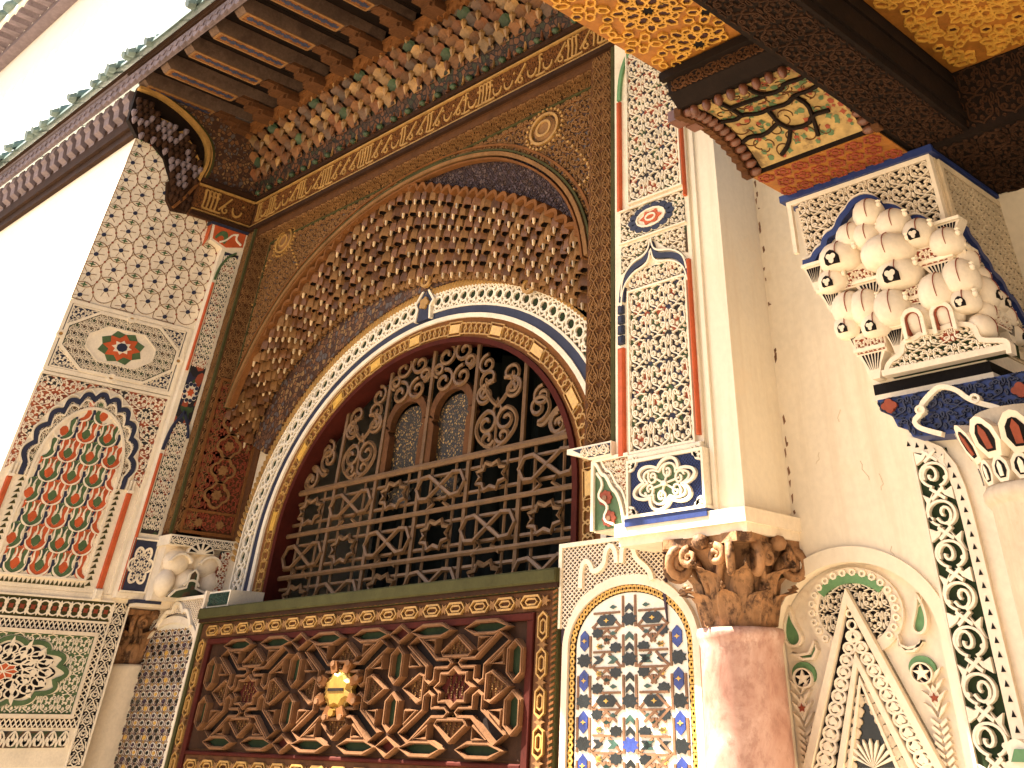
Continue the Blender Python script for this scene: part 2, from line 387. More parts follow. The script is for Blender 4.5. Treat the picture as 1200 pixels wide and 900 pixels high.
# far higher storey with its own eave
far = thing('upper_storey', 'sunlit white upper storey with pale violet eave beyond the green roof tiles', 'building')
MB().box(-60, -9, 6.0, 14, 5.0, 20.6).build('wall', 'plaster_facade', far)
m = MB(); m.box(-60, -9, 5.55, 6.0, 20.6, 20.9); m.build('frieze', 'wood_grey', far)
bm_ = MB().box(0, .34, 4.9, 5.6, 20.95, 21.2).mesh('bracket', 'wood_grey')
for i in range(34): link(bm_, 'bracket', far, loc=(-50+i*.75, 0, 0))
MB().box(-60, -9, 4.8, 6.0, 21.2, 21.5).build('fascia', 'plaster_facade', far)
tile_far = MB().lathe((0, 4.8, 21.62), [(.001, .42), (.28, .36), (.36, .1), (.36, -.1), (.001, -.1)], 10).mesh('roof_tile', 'roof_green', True)
for i in range(26): link(tile_far, 'roof_tile', far, loc=(-46+i*.95, 0, 0))

# ---- masses behind the ornament: portal wall, right wall, pier
portal = thing('portal_wall', 'cream stucco wall carrying the arched window and the carved wooden arch', 'wall')
m = MB()
win = archline(1.22, .80, 2.36, 2.03)
outer = [(-7.2, 0.), (-7.2, 2.03)]
# back wall with the window opening
A = archline(1.235, .812, 2.36, 2.02)
poly = [(-6.6, 2.02), *[tuple(p) for p in A], (-2.8, 2.02), (-2.8, 4.4), (-6.6, 4.4)]
m.prism(FF(0, YB+.10, 0), poly, 0, .10)
m.box(-7.3, -3.2, 3.20, 5.6, 0, 2.0)                    # below the sill
m.box(-7.3, -6.6, 3.2, 5.6, 2.0, 4.9); m.box(-7.3, -2.16, 3.50, 3.54, 4.38, 4.9)
m.build('wall', 'stucco_deep', portal)
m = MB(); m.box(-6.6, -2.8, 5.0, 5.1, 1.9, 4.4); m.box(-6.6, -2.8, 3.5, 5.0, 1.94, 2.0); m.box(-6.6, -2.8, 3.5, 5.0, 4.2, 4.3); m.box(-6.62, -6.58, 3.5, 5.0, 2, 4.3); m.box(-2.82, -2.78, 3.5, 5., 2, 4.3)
m.build('dark_room', 'void', portal)  # near-black walls stand in for the unlit depth behind the grille
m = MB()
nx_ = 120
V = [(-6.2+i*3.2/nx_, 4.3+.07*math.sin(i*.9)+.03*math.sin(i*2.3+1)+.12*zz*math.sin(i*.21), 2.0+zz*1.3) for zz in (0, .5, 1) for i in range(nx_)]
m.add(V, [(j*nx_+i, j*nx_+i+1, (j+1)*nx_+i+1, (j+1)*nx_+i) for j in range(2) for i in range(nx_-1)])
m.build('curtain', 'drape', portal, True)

pier = thing('corner_pier', 'plain cream square pier standing on the marble column capital', 'pier')
m = MB(); m.box(-2.74, -2.153, 3.0, 3.6, 2.125, 4.6); m.build('shaft', 'plaster_white', pier)
m = MB()
for (w, d, z0, z1) in ((.05, .045, 2.085, 2.125), (.03, .03, 2.06, 2.085)):
    m.box(-2.70-w*.3, -2.153+d*.75, 3.0-w, 3.5, z0, z1)
m.build('impost_slab', 'stucco_pale', pier)
# thin moulding down the pier face
m = MB()
for x, w in ((-2.305, .012), (-2.27, .02)): m.box(x-w/2, x+w/2, 2.988, 3.01, 2.13, 4.55)
m.build('moulding', 'plaster_white', pier)

wallr = thing('niche_wall', 'cracked cream plaster wall between marble column and green carved band', 'wall')
NX0, NX1, NZS, NB = -2.285, -1.645, 1.80, .205
t = np.linspace(math.pi, 0, 36)
arc_n = [((NX0+NX1)/2+(NX1-NX0)/2*math.cos(q), NZS+NB*math.sin(q)) for q in t]
poly = [(-2.5, 0), (NX0, 0), *arc_n, (NX1, 0), (-.9, 0), (-.9, 5.0), (-2.5, 5.0)]
m = MB(); m.prism(FF(0, YW+.30, 0), poly, 0, .30); m.build('wall', 'plaster', wallr)
MB().box(-2.5, -.9, YW+.045, YW+.2, 0, 2.2).build('niche_back', 'stucco_pale', wallr)
# right lower wall that carries the tile panel
m = MB(); m.box(-3.21, -2.345, YZ+.012, 3.8, 0, 2.085); m.build('panel_wall', 'stucco_pale', portal)
# ================================================================== CANOPY, CORNICE, EAVES
rnd = random.Random(4)
can = thing('wooden_canopy', 'dark carved wooden canopy of painted rafters above the arch', 'canopy')
YE, ZR = 1.83, 4.98
# soffit boards between the rafters, each one a plank
pk = MB().box(0, .225, 1.80, 2.80, 5.085, 5.10).mesh('plank', 'wood_black')
for i in range(24): link(pk, 'plank', can, loc=(-6.60+i*.2265, 0, (i % 3)*.003))
MB().box(-6.66, -1.1, 1.78, 3.5, 5.104, 5.16).build('roof_deck', 'wood_dark', can)
MB().box(-6.6, -1.2, 2.80, 3.5, 4.97, 5.084).build('wall_beam', 'wood_dark', can)
# rafters: shaped nose, painted inlay along the underside, bracket at the inner end
RX = [onZ(u, v, ZR)[0] for u, v in ((191, 80), (216, 56), (245, 32.5), (275, 12.5))]
dx = (RX[-1]-RX[0])/3
def rafter(name):
    w = .052; m = MB()
    prof = [(1.835, 5.06), (1.85, 5.01), (1.885, ZR), (2.42, ZR), (2.45, ZR+.012), (2.47, ZR+.03), (2.75, ZR+.03), (2.75, 5.09), (1.835, 5.09)]
    n = len(prof); V = [(x, y, z) for x in (-w, w) for y, z in prof]
    m.add(V, [tuple(range(n)), tuple(range(2*n-1, n-1, -1))]+[(i, n+i, n+(i+1) % n, (i+1) % n) for i in range(n)])
    me = m.mesh('rafter', 'wood_weathered')
    b = MB()
    for s in (-1, 1): b.box(s*.047-.007, s*.047+.007, 1.90, 2.42, ZR-.006, ZR+.002)
    for y in (1.90, 2.42): b.box(-.05, .05, y-.008, y+.008, ZR-.0058, ZR+.002)
    bo = b.mesh('inlay_border', 'wood_carved')
    q = MB()
    for i in range(7):
        y = 1.95+i*.07; q.prism(FS(0, y, ZR), star(8, .03, .019, .2*i), 0, .005)
        q.prism(FS(0, y+.035, ZR), ngon(4, .018), 0, .004)
    ro = q.mesh('rosette_row', 'navy_paint')
    gm = MB().fbox(FS(0, 0, ZR), -.04, .04, 1.908, 2.412, 0, .0025).mesh('inlay_ground', 'wood_mould')
    br = MB()
    for kk, (y0, y1, z0, hw) in enumerate(((2.46, 2.60, 4.985, .048), (2.55, 2.74, 4.95, .06), (2.64, 2.78, 4.915, .07))):
        br.box(-hw, hw, y0, y1, z0, z0+.04); br.box(-hw*.6, hw*.6, y0-.02, y0+.02, z0+.004, z0+.034)
    bk = br.mesh('corbel', 'wood_brown')
    return me, bo, ro, gm, bk
rm, bo, ro, gm, bk = rafter('rafter')
nr = 0
xr = RX[0]-dx
while xr < -1.6:
    r = link(rm, 'rafter', can, loc=(xr, 0, rnd.uniform(-.004, .004)))
    for me, nm in ((bo, 'inlay_border'), (ro, 'rosette_row'), (gm, 'inlay_ground'), (bk, 'corbel')): link(me, nm, r)
    xr += dx; nr += 1
# ragged crest board where rafters meet the cornice
m = MB()
x = -6.5
while x < -1.6:
    w = rnd.uniform(.05, .09); h = rnd.uniform(.02, .05)
    m.prism(FF(x, 2.775, 4.925), [(0, .05), (0, 0), (w*.35, -h*.3), (w*.5, -h), (w*.68, -h*.25), (w, 0), (w, .05)], 0, .03+rnd.uniform(0, .012)); x += w
m.box(-6.5, -1.6, 2.73, 2.775, 4.972, 5.0)
m.build('crest_board', 'wood_mould', can)
# carved pale front fascia, catching the sun
m = MB()
m.box(-30, -1.1, YE-.03, YE, 4.99, 5.10)
m.build('fascia', 'wood_grey', can)
m = MB()
for i in range(150):
    x = -15+i*.093; m.prism(FF(x, YE-.03, 4.965), [(0, .12), (0, .03), (.02, .012), (.043, 0), (.066, .012), (.087, .03), (.087, .12)], -.004, .012)
    m.prism(FF(x+.043, YE-.043, 5.03), star(4, .03, .012, .4), 0, .008)
m.build('carved_frieze', 'wood_grey', can)
for k_, (z, d, mt) in enumerate(((5.105, .045, 'wood_grey'), (5.135, .06, 'wood_dark'))):
    MB().box(-30, -1.1, YE-d, YE+.02, z, z+.026).build('moulding', mt, can)

# ---- roof tiles: every barrel tile an object
roof = thing('tile_eave', 'row of weathered green glazed barrel tiles along the canopy edge', 'roof')
m = MB(); n = 9; prof = []
for y, z, r in ((1.70, 5.185, .062), (1.95, 5.36, .058), (2.25, 5.55, .055)):
    prof.append([(r*math.cos(a), y, z+r*1.1*math.sin(a)) for a in np.linspace(-.35, math.pi+.35, n)])
V = [p for q in prof for p in q]; F = []
for j in range(2):
    for i in range(n-1): F.append((j*n+i, j*n+i+1, (j+1)*n+i+1, (j+1)*n+i))
F.append(tuple(range(n)))
m.add(V, F); m.tube([(0, 1.70+.002, 5.19), (0, 1.66, 5.17)], [.05, .03], 8)
tm = m.mesh('roof_tile', 'roof_green', False)
m = MB(); m.box(-.09, .09, 1.72, 2.25, 5.16, 5.165); V = []
pm = MB().add([(-.085, 1.71, 5.165), (.085, 1.71, 5.165), (.085, 2.25, 5.50), (-.085, 2.25, 5.50), (-.085, 1.71, 5.14), (.085, 1.71, 5.14), (.085, 2.25, 5.45), (-.085, 2.25, 5.45)], [(0, 1, 2, 3), (4, 7, 6, 5), (0, 4, 5, 1)]).mesh('pan_tile', 'roof_green')
t0 = -11.6
for i in range(48):
    x = t0+i*.172
    o = link(tm, 'roof_tile', roof, loc=(x, rnd.uniform(-.02, .02), rnd.uniform(-.012, .015))); o.rotation_euler.y = rnd.uniform(-.08, .08)
    link(pm, 'pan_tile', roof, loc=(x+.086, 0, rnd.uniform(-.004, .004)))
# ---- little consoles under the eave of the house
eave = thing('house_eave', 'row of shadowed grey wooden consoles under the house eave', 'eave')
prof = [(2.0, 4.70), (1.985, 4.76), (1.94, 4.78), (1.925, 4.83), (1.88, 4.85), (1.865, 4.91), (1.84, 4.93), (1.84, 4.99), (2.0, 4.99)]
n = len(prof); V = [(x, y, z) for x in (-.045, .045) for y, z in prof]
cm = MB().add(V, [tuple(range(n)), tuple(range(2*n-1, n-1, -1))]+[(i, n+i, n+(i+1) % n, (i+1) % n) for i in range(n)]).mesh('console', 'wood_grey')
for i in range(26): link(cm, 'console', eave, loc=(-6.68-i*.165, 0, 0))
MB().box(-30, -6.57, 1.96, 1.9995, 4.655, 4.72).build('rail', 'wood_dark', eave)
MB().box(-30, -6.57, 1.93, 1.9993, 4.722, 4.988).build('back_board', 'wood_dark', eave)

# ---- honeycomb cornice
cor = thing('honeycomb_cornice', 'gilded brown honeycomb muqarnas cornice under the canopy rafters', 'cornice')
m = MB(); m.add([(-6.52, 2.985, 4.47), (-1.6, 2.985, 4.47), (-1.6, 2.80, 4.985), (-6.52, 2.80, 4.985), (-6.52, 3.2, 4.47), (-1.6, 3.2, 4.47), (-1.6, 3.2, 4.98), (-6.52, 3.2, 4.98)],
  [(0, 1, 2, 3), (0, 4, 5, 1), (1, 5, 6, 2), (0, 3, 7, 4), (4, 7, 6, 5)])
m.build('backing', 'honey_back', cor)
def shell(w, h, d):
    V = []; F = []; na, ntt = 7, 5
    for j in range(ntt):
        t = j/(ntt-1)
        for i in range(na):
            a = -1+2*i/(na-1); top = h*(1-.42*abs(a)**1.6)
            V.append((a*w/2*(.72+.28*t), -(d*(t**1.7)*(1-.25*a*a)+.002)+.35*d*(1-abs(a))*math.sin(t*math.pi)*.9, top*t))
    for j in range(ntt-1):
        for i in range(na-1): F.append((j*na+i, j*na+i+1, (j+1)*na+i+1, (j+1)*na+i))
    k0 = len(V)                                                   # thickness: the lip
    for i in range(na): x, y, z = V[(ntt-1)*na+i]; V.append((x*1.12, y+d*.5, z+h*.10))
    for i in range(na-1): F.append(((ntt-1)*na+i, (ntt-1)*na+i+1, k0+i+1, k0+i))
    return V, F
CM = {}
for mt in ('tip_brown', 'tip_red', 'tip_gold', 'tip_green', 'cup_dark'):
    CM[mt] = MB().add(*shell(.122, .076, .07)).mesh('niche', mt)
pend = {}
for mt in ('tip_gold', 'tip_brown', 'tip_green'):
    pend[mt] = MB().lathe((0, 0, 0), [(.001, -.052), (.013, -.03), (.024, .0), (.02, .022), (.001, .03)], 6).mesh('pendant', mt)
NR, NCOL = 6, 34
def cpos(r): f = r/NR; z = 4.595+.375*f; return 2.985-.36*(z-4.47)-.006, z
for r in range(NR):
    y, z = cpos(r)
    for i in range(NCOL):
        x = -6.45+(i+.5*(r % 2))*.142
        if x > -2.35: continue
        q = rnd.random(); ph = (i+(r//2)) % 4
        mt = 'tip_green' if (ph == 0 and r in (1, 4)) else ('tip_gold' if q < .20 else ('tip_red' if q < .38 else ('cup_dark' if q < .62 else 'tip_brown')))
        link(CM[mt], 'niche', cor, loc=(x, y, z))
        mt = 'tip_green' if (r == 2 and i % 3 == 0) else ('tip_gold' if rnd.random() < .75 else 'tip_brown')
        if r % 2 == 1 or r == 0: link(pend[mt], 'pendant', cor, loc=(x+.071, y-.05, z+.035))
# slim colonettes below the cells, green drops on the ledge
cl = MB().lathe((0, 0, 0), [(.016, 0), (.016, .012), (.010, .018), (.010, .10), (.015, .108), (.018, .125)], 6).mesh('colonette', 'tip_red')
cl2 = MB().lathe((0, 0, 0), [(.014, 0), (.009, .015), (.009, .11), (.02, .135)], 6).mesh('colonette', 'tip_gold')
for i in range(58):
    x = -6.47+i*.072
    if i % 4 in (1, 2): link(cl if i % 4 == 1 else cl2, 'colonette', cor, loc=(x, 2.965, 4.485))
    elif i % 4 == 0: link(cl, 'colonette', cor, loc=(x, 2.962, 4.485))
dr = MB().lathe((0, 0, 0), [(.001, -.01), (.022, .0), (.027, .012), (.018, .025), (.001, .03)], 8).mesh('drop', 'tip_green', True)
for i in range(27): link(dr, 'drop', cor, loc=(-6.43+i*.155, 2.955, 4.49))

# ---- inscription frieze along the wall and round the corner
fz = thing('inscription_frieze', 'carved brown wooden frieze with a raised band of script', 'frieze')
m = MB(); m.box(-6.53, -2.3, 3.0, 3.45, 4.225, 4.478); m.build('board', 'wood_brown', fz)
for z, h, d, mt in ((4.462, .03, .03, 'wood_dark'), (4.44, .012, .018, 'wood_gold'), (4.222, .028, .026, 'wood_dark'), (4.262, .010, .012, 'wood_gold')):
    MB().box(-6.499+d, -2.3, 3.0-d, 3.0, z, z+h).build('rail', mt, fz)
    MB().box(-6.502, -6.50+d, 2.52, 3.0-d+.0005, z, z+h).build('rail', mt, fz)
def script(mb, fr, L, h, seed):
    q = random.Random(seed); u = .03
    while u < L-.08:
        s = q.random()
        if s < .5:                                          # tall strokes
            for j in range(q.choice((1, 2, 2, 3))):
                mb.ribbon(fr, [(u, .06*h), (u+.004, .5*h), (u-.004, .95*h)], .013, 0, .012, taper=(.9, 1, 1.3)); mb.ribbon(fr, [(u-.012, .9*h), (u, .97*h), (u+.02, .93*h)], .008, 0, .012); u += .032
            mb.ribbon(fr, bez([(u-.06, .07*h), (u-.03, .0), (u+.02, .05*h)], 7), .012, 0, .012)
        elif s < .75:                                       # bowls
            mb.ribbon(fr, bez([(u, .5*h), (u+.0, .0), (u+.07, .02*h), (u+.075, .42*h)], 9), .013, 0, .012, taper=(.6, 1.2, .8)); u += .10
        else:                                               # slanting stroke and loop
            mb.ribbon(fr, [(u+.08, .92*h), (u+.04, .55*h), (u+.0, .2*h)], .013, 0, .012); mb.ribbon(fr, spiral(u+.05, .25*h, .03, .008, 90, 1., 10), .010, 0, .012); u += .105
        if q.random() < .6: mb.prism(fr, ngon(4, .010, 0, u-.02, .72*h), 0, .010)
    return mb
for fr_, L_, sd in ((FF(-6.46, 3.0, 4.285), 4.1, 3), (FL(-6.50, 2.56, 4.285), .40, 9)): script(MB(), fr_, L_, .145, sd).build('script_relief', 'wood_gold', fz, kind='stuff')
m = MB(); carve(m, FF(-6.46, 3.0, 4.275), UA, 0, 4.1, 0, .165, 48, 2, 0, .006); carve(m, FL(-6.50, 2.53, 4.275), UA, 0, .46, 0, .165, 6, 2, 0, .006)
m.build('scroll_ground', 'wood_mould', fz, kind='stuff')
MB().box(-6.53, -6.501, 2.51, 3.0, 4.225, 4.478).build('return_board', 'wood_brown', fz)

# ---- side gusset of the canopy with its dark stalactites
gus = thing('canopy_bracket', 'curved carved wooden bracket under the canopy corner over the tiled wall', 'bracket')
edge = smooth(np.array([onX(u, v, -6.5)[[1, 2]] for u, v in ((163, 103), (190, 113), (222, 138), (243, 165), (244, 190), (232, 212))]), 26)
fr = FL(-6.53, 0, 0)
back = [(2.985, 4.47), (2.985, 4.98)]
m = MB(); m.prism(fr, [tuple(p) for p in edge]+[(2.985, edge[-1][1]), (2.985, 4.985), (edge[0][0], 4.985)], -.03, .028); m.build('side_board', 'spandrel', gus)
m = MB(); m.ribbon(fr, edge, .022, .0, .052); m.ribbon(fr, edge+np.array([.028, .0]), .010, .0, .045); m.build('curved_rib', 'wood_gold', gus)
m = MB(); m.ribbon(fr, edge+np.array([.045, .005]), .018, .0, .040); m.build('green_rib', 'olive', gus)
jag = np.array([onX(u, v, -6.52)[[1, 2]] for u, v in ((172, 122), (182, 140), (196, 146), (203, 158), (212, 156), (222, 172), (230, 190), (233, 205))])
m = MB(); m.ribbon(fr, jag, .018, -.02, .046); m.build('jagged_rib', 'wood_gold', gus)
low = np.concatenate([edge, [onX(u, v, -6.53)[[1, 2]] for u, v in ((205, 230), (198, 205), (192, 185), (178, 168), (160, 160), (150, 140))]])
m = MB(); m.prism(fr, [tuple(p) for p in low], -.035, .005); m.build('dark_field', 'wood_black', gus)
cup = MB().lathe((0, 0, 0), [(.001, -.035), (.012, -.022), (.022, .0), (.02, .018), (.008, .022)], 7).mesh('stalactite', 'wood_grey')
cup2 = MB().lathe((0, 0, 0), [(.001, -.04), (.014, -.022), (.026, .0), (.022, .02), (.008, .024)], 7).mesh('stalactite', 'wood_dark')
ins = inpoly(low); c = 0
for j in range(14):
    for i in range(16):
        y = 1.86+i*.045+.022*(j % 2); z = 4.36+j*.045
        if ins(np.array([[y, z]]))[0] and z < np.interp(y, jag[:, 0], jag[:, 1])+.015:
            link(cup if rnd.random() < .5 else cup2, 'stalactite', gus, loc=(-6.535+.05*(z-4.3)/.6+.02, y, z))
# small lower tier over the plaque
m = MB(); m.prism(fr, [(2.30, 4.40), (2.50, 4.49), (2.52, 4.49), (2.52, 4.235), (2.40, 4.22), (2.34, 4.28)], -.03, .012); m.build('lower_tier', 'wood_dark', gus)
for i in range(5):
    for j in range(2): link(cup2, 'stalactite', gus, loc=(-6.51, 2.36+i*.034, 4.31+j*.05-.01*i))
m = MB(); m.ribbon(fr, np.array([onX(u, v, -6.53)[[1, 2]] for u, v in ((201, 244), (215, 232), (232, 214), (236, 212))]), .02, 0, .04); m.build('edge_rib', 'wood_mould', gus)
# ================================================================== CARVED WOODEN ARCH
arch = thing('carved_arch', 'carved brown wooden arch frame with scalloped stalactite intrados above the window', 'arch')
kS = YS/3.0
RING = smooth(pts([(268, 478), (283, 440), (310, 385), (345, 330), (385, 285), (430, 245), (480, 213), (530, 190), (570, 181), (600, 181), (640, 197), (670, 225), (686, 262), (691, 300)], YS), 60)
SCAL = smooth(pts([(263, 490), (272, 466), (290, 430), (320, 385), (350, 345), (385, 300), (420, 262), (462, 224), (500, 221), (540, 227), (580, 231), (620, 239), (660, 257), (692, 285)], YS+.02), 60, 2)
INN = smooth(pts([(290, 520), (300, 490), (332, 432), (380, 380), (430, 345), (480, 326), (530, 316), (580, 316), (640, 330), (690, 352)], YB-.06), 60)
# front frame: two stiles and the flat spandrel behind them
def flatz(P, z): return [(p[0], max(p[1], z)) for p in P]
poly = [(XJL-.001, 2.39), (XJL-.001, RING[0][1]+.02), *map(tuple, RING), (RING[-1][0], 2.39), (-2.74, 2.39), (-2.74, 4.30), (-6.5, 4.30), (-6.5, 2.39)]
m = MB(); m.prism(FF(0, YS+.05, 0), poly, 0, .05); m.build('spandrel', 'spandrel', arch)
sc_poly = inpoly(poly)
m = MB(); carve(m, FF(0, YS, 0), UA, -6.36, -2.93, 2.95, 4.28, 26, 14, 0, .010, sc_poly, True); m.build('scroll_relief', 'wood_carved', arch, kind='stuff')
# stiles
for x0, x1 in ((-6.499, XJL), (XJR, -2.741)):
    st = MB().box(x0, x1, YF, YS+.06, 2.395, 4.222).build('stile', 'wood_brown', arch)
    m = MB(); carve(m, FF(0, YF, 0), UB, x0+.012, x1-.03, 2.41, 4.21, 2, 26, 0, .008); m.build('relief', 'wood_carved', st, kind='stuff')
    xe = x1-.016 if x0 < -5 else x1-.012
    MB().box(xe-.011, xe+.011, YF-.016, YF, 2.40, 4.22).build('bead', 'olive', st)
MB().box(XJL, XJR, YF+.012, YS+.02, 4.175, 4.222).build('top_rail', 'wood_brown', arch)
m = MB(); carve(m, FS(0, 0, 4.175), UB, XJL, XJR, 3.015, YS, 44, 2, 0, .008); m.build('soffit_relief', 'wood_carved', arch, kind='stuff')
m = MB(); carve(m, FL(XJL, 0, 0), UB, YF+.005, YS, 2.41, 4.17, 2, 30, 0, .006); m.build('reveal_relief', 'wood_carved', arch, kind='stuff')
for d, mt, h in ((0, 'olive', .014), (.03, 'wood_mould', .008)):
    m = MB(); m.box(XJL+.03+d, XJR-.03-d, YS-h, YS, 4.13-d, 4.142-d); m.box(XJR-.042-d, XJR-.03-d, YS-h, YS, 3.0, 4.13-d); m.box(XJL+.03+d, XJL+.042+d, YS-h, YS, 3.1, 4.13-d)
    m.build('border_line', mt, arch, kind='stuff')
# arch rings
for off, wd, h, mt in ((.0, .026, .028, 'wood_carved'), (.028, .014, .022, 'olive'), (.068, .016, .018, 'wood_mould'), (-.036, .014, .022, 'wood_mould')):
    C = np.array([XC, 3.0]); N = RING-C; N = N/np.linalg.norm(N, axis=1)[:, None]
    MB().ribbon(FF(0, YS, 0), RING+N*off*np.array([1, .8]), wd, -.02, h, av=.8).build('arch_ring', mt, arch)
# medallions with pearled edge in the two spandrel corners
for cx, cz, s in ((onY(640, 152, YS)[0], onY(640, 152, YS)[2], 1.), (onY(335, 283, YS)[0], onY(335, 283, YS)[2], .9)):
    fr = FF(cx, YS, cz, s, s*.8)
    md = MB().prism(fr, ngon(20, .085), 0, .012, top=ngon(20, .07), w2=.02).build('medallion', 'wood_carved', arch)
    m = MB(); m.ring(fr, ngon(24, .10), ngon(24, .118), 0, .022); m.ring(fr, ngon(20, .045), ngon(20, .062), .0, .026); m.build('rim', 'wood_gold', md)
    m = MB()
    for i in range(26): m.prism(fr, ngon(5, .010, 0, .145*math.cos(i/26*6.283), .145*math.sin(i/26*6.283)), 0, .018)
    for sx in (-1, 1):
        for i in range(16):
            a = i/15*2.6; q = (.16+.10*a)
            if not sc_poly(fr(np.array([[sx*(.05+q*math.sin(a*.9+.3)), -.12-.17*a+.05*math.cos(2*a), 0]]))[:, [0, 2]])[0]: continue
            m.prism(fr, ngon(5, .010, 0, sx*(.05+q*math.sin(a*.9+.3)), -.12-.17*a+.05*math.cos(2*a)), 0, .018)
    m.build('pearls', 'wood_gold', md, kind='stuff')
# purple field between ring and scallops
m = MB(); m.ring(FF(0, YS+.035, 0), SCAL, RING, -.02, .004, closed=False); m.build('field', 'purple_carved', arch)
m = MB(); carve(m, FF(0, YS+.031, 0), UB, -6.3, -3.0, 3.0, 4.1, 38, 20, 0, .006, inpoly(np.concatenate([SCAL, RING[::-1]])), True); m.build('field_relief', 'purple_carved', arch, kind='stuff')
# the reveal behind the stalactites
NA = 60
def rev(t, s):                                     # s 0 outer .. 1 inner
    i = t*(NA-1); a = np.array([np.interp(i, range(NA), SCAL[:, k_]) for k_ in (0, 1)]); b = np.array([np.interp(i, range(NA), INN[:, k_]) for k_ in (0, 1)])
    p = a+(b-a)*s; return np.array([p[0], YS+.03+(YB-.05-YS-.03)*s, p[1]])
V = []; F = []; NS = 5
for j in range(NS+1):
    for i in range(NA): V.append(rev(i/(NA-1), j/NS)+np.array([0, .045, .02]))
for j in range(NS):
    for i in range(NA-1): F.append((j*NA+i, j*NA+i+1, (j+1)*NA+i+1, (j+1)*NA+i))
MB().add(V, F).build('soffit', 'wood_black', arch)  # black colour stands for the shade behind and between the cups
# stalactite cups: every cup an object, hanging plumb in five tiers
def cupm(w, h, mt, ridge=True):                    # ribbed half-dome, hollow below with its shade painted in black
    n = 12; V = []; pr = [(.06, .60), (.30, .50), (.46, .24), (.53, -.12), (.52, -.34), (.42, -.34), (.36, -.10)]
    for j, (r, z) in enumerate(pr):
        for i in range(n):
            a = 2*math.pi*i/n; q = r*(1+((.08 if i % 2 else -.07) if 0 < j < 5 else 0)); V.append((q*w*math.cos(a), q*w*.8*math.sin(a), z*h-(.10*h*abs(math.cos(a)) if j in (3, 4, 5) else 0)))
    F = [(j*n+i, j*n+(i+1) % n, (j+1)*n+(i+1) % n, (j+1)*n+i) for j in range(len(pr)-1) for i in range(n)]
    F += [tuple(range(n-1, -1, -1)), tuple(range((len(pr)-1)*n, len(pr)*n))]
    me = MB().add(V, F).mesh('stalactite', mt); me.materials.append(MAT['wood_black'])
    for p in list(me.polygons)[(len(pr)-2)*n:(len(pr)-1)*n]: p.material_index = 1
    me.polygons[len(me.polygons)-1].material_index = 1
    return me
cups = [cupm(.078, .080, 'tip_brown'), cupm(.080, .082, 'wood_carved'), cupm(.076, .080, 'tip_brown')]
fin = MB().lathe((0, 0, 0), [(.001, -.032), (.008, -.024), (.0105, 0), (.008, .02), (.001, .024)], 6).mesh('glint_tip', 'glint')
NT = 42
for r in range(7):
    s = .04+r*.148
    for i in range(NT-(r % 2)):
        t = (i+.5+.5*(r % 2))/NT
        if t > 1: continue
        p = rev(t, s)
        if p[0] > XJR-.02+.35*(p[1]-3.0)*0 and p[2] < 3.1: continue
        c = link(cups[(i*7+r*3) % 3], 'stalactite', arch, loc=tuple(p+np.array([0, 0, -.02])))
        c.rotation_euler.z = rnd.uniform(-.3, .3)
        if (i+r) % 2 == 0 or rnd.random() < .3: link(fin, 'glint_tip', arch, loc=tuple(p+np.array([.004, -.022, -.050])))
# scalloped front edge
m = MB(); nsc = 42; Q = resample(SCAL, nsc*8+1); C = np.array([XC, 2.6]); N = Q-C; N /= np.linalg.norm(N, axis=1)[:, None]
ph = np.arange(len(Q))/8.
Q2 = Q+N*(np.abs(np.sin(ph*math.pi))*.038-.01)[:, None]
m.ribbon(FF(0, YS+.03, 0), Q2, .02, -.01, .045); m.build('scalloped_edge', 'wood_mould', arch)
# plain band between the cups and the rope
def ell(a, b, zs=2.36, zb=2.03, n=44): return archline(a, b, zs, zb, XC, n)
m = MB(); I2 = INN.copy()
m.ring(FF(0, YB-.035, 0), resample([q for q in ell(1.70, 1.13, 2.36, 2.36, 90)[1:-1] if q[1] > (2.82 if q[0] < XC else 2.6)], 60), np.clip(resample(INN, 60), [XJL, 2.3], [XJR, 9]), -.02, .004, closed=False); m.build('lower_band', 'spandrel', arch)
MB().box(XJL-.02, XC-1.69, YB-.012, YB+.02, 2.395, 2.96).build('side_fillet', 'wood_brown', arch)
m = MB()
for i in range(64):
    t = i/63; p = rev(t, 1.0); 
    m.prism(FF(p[0], YB-.05, p[2]-.03), rose(5, .03, .35, 20), 0, .014)
m.build('leaf_row', 'wood_carved', arch, kind='stuff')
for u, v in ((500, 329), (620, 335)):
    p = onY(u, v, YB-.06); MB().ring(FF(p[0], YB-.05, p[2]), ngon(16, .03, sv=.8), ngon(16, .05, sv=.8), 0, .02).build('small_medallion', 'wood_gold', arch)
# left jamb: panel of lozenge medallions facing the opening
jm = MB().box(XJL-.05, XJL, YF+.02, YB+.02, 2.395, 3.25).build('jamb_panel', 'wood_brown', arch)
jm.data.materials[0] = MAT['wood_brown']
fr = FL(XJL, YF+.03, 2.41); W = YB-YF-.04
m = MB(); carve(m, fr, UA, .02, W-.02, .02, .80, 3, 8, 0, .006); m.build('relief', 'red_dull', jm, kind='stuff')
m = MB()
for u in (.008, W-.008): m.fbox(fr, u-.008, u+.008, 0, .82, 0, .016)
for v in (.005, .82): m.fbox(fr, 0, W, v-.007, v+.007, 0, .0155)
m.fbox(fr, 0, W, .105, .118, 0, .015); m.build('border', 'wood_mould', jm)
for i in range(5):
    v = .20+i*.13
    m = MB(); m.ribbon(fr, rose(4, .082, .25, 40, W/2, v, .8), .012, 0, .018, closed=True); m.prism(fr, rose(6, .035, .3, 24, W/2, v, .8), 0, .014); m.build('lozenge', 'wood_carved', jm)
for u in (W*.3, W*.7):
    MB().prism(fr, star(8, .03, .02, 0, u, .055, .8), 0, .014).build('lozenge', 'wood_carved', jm)
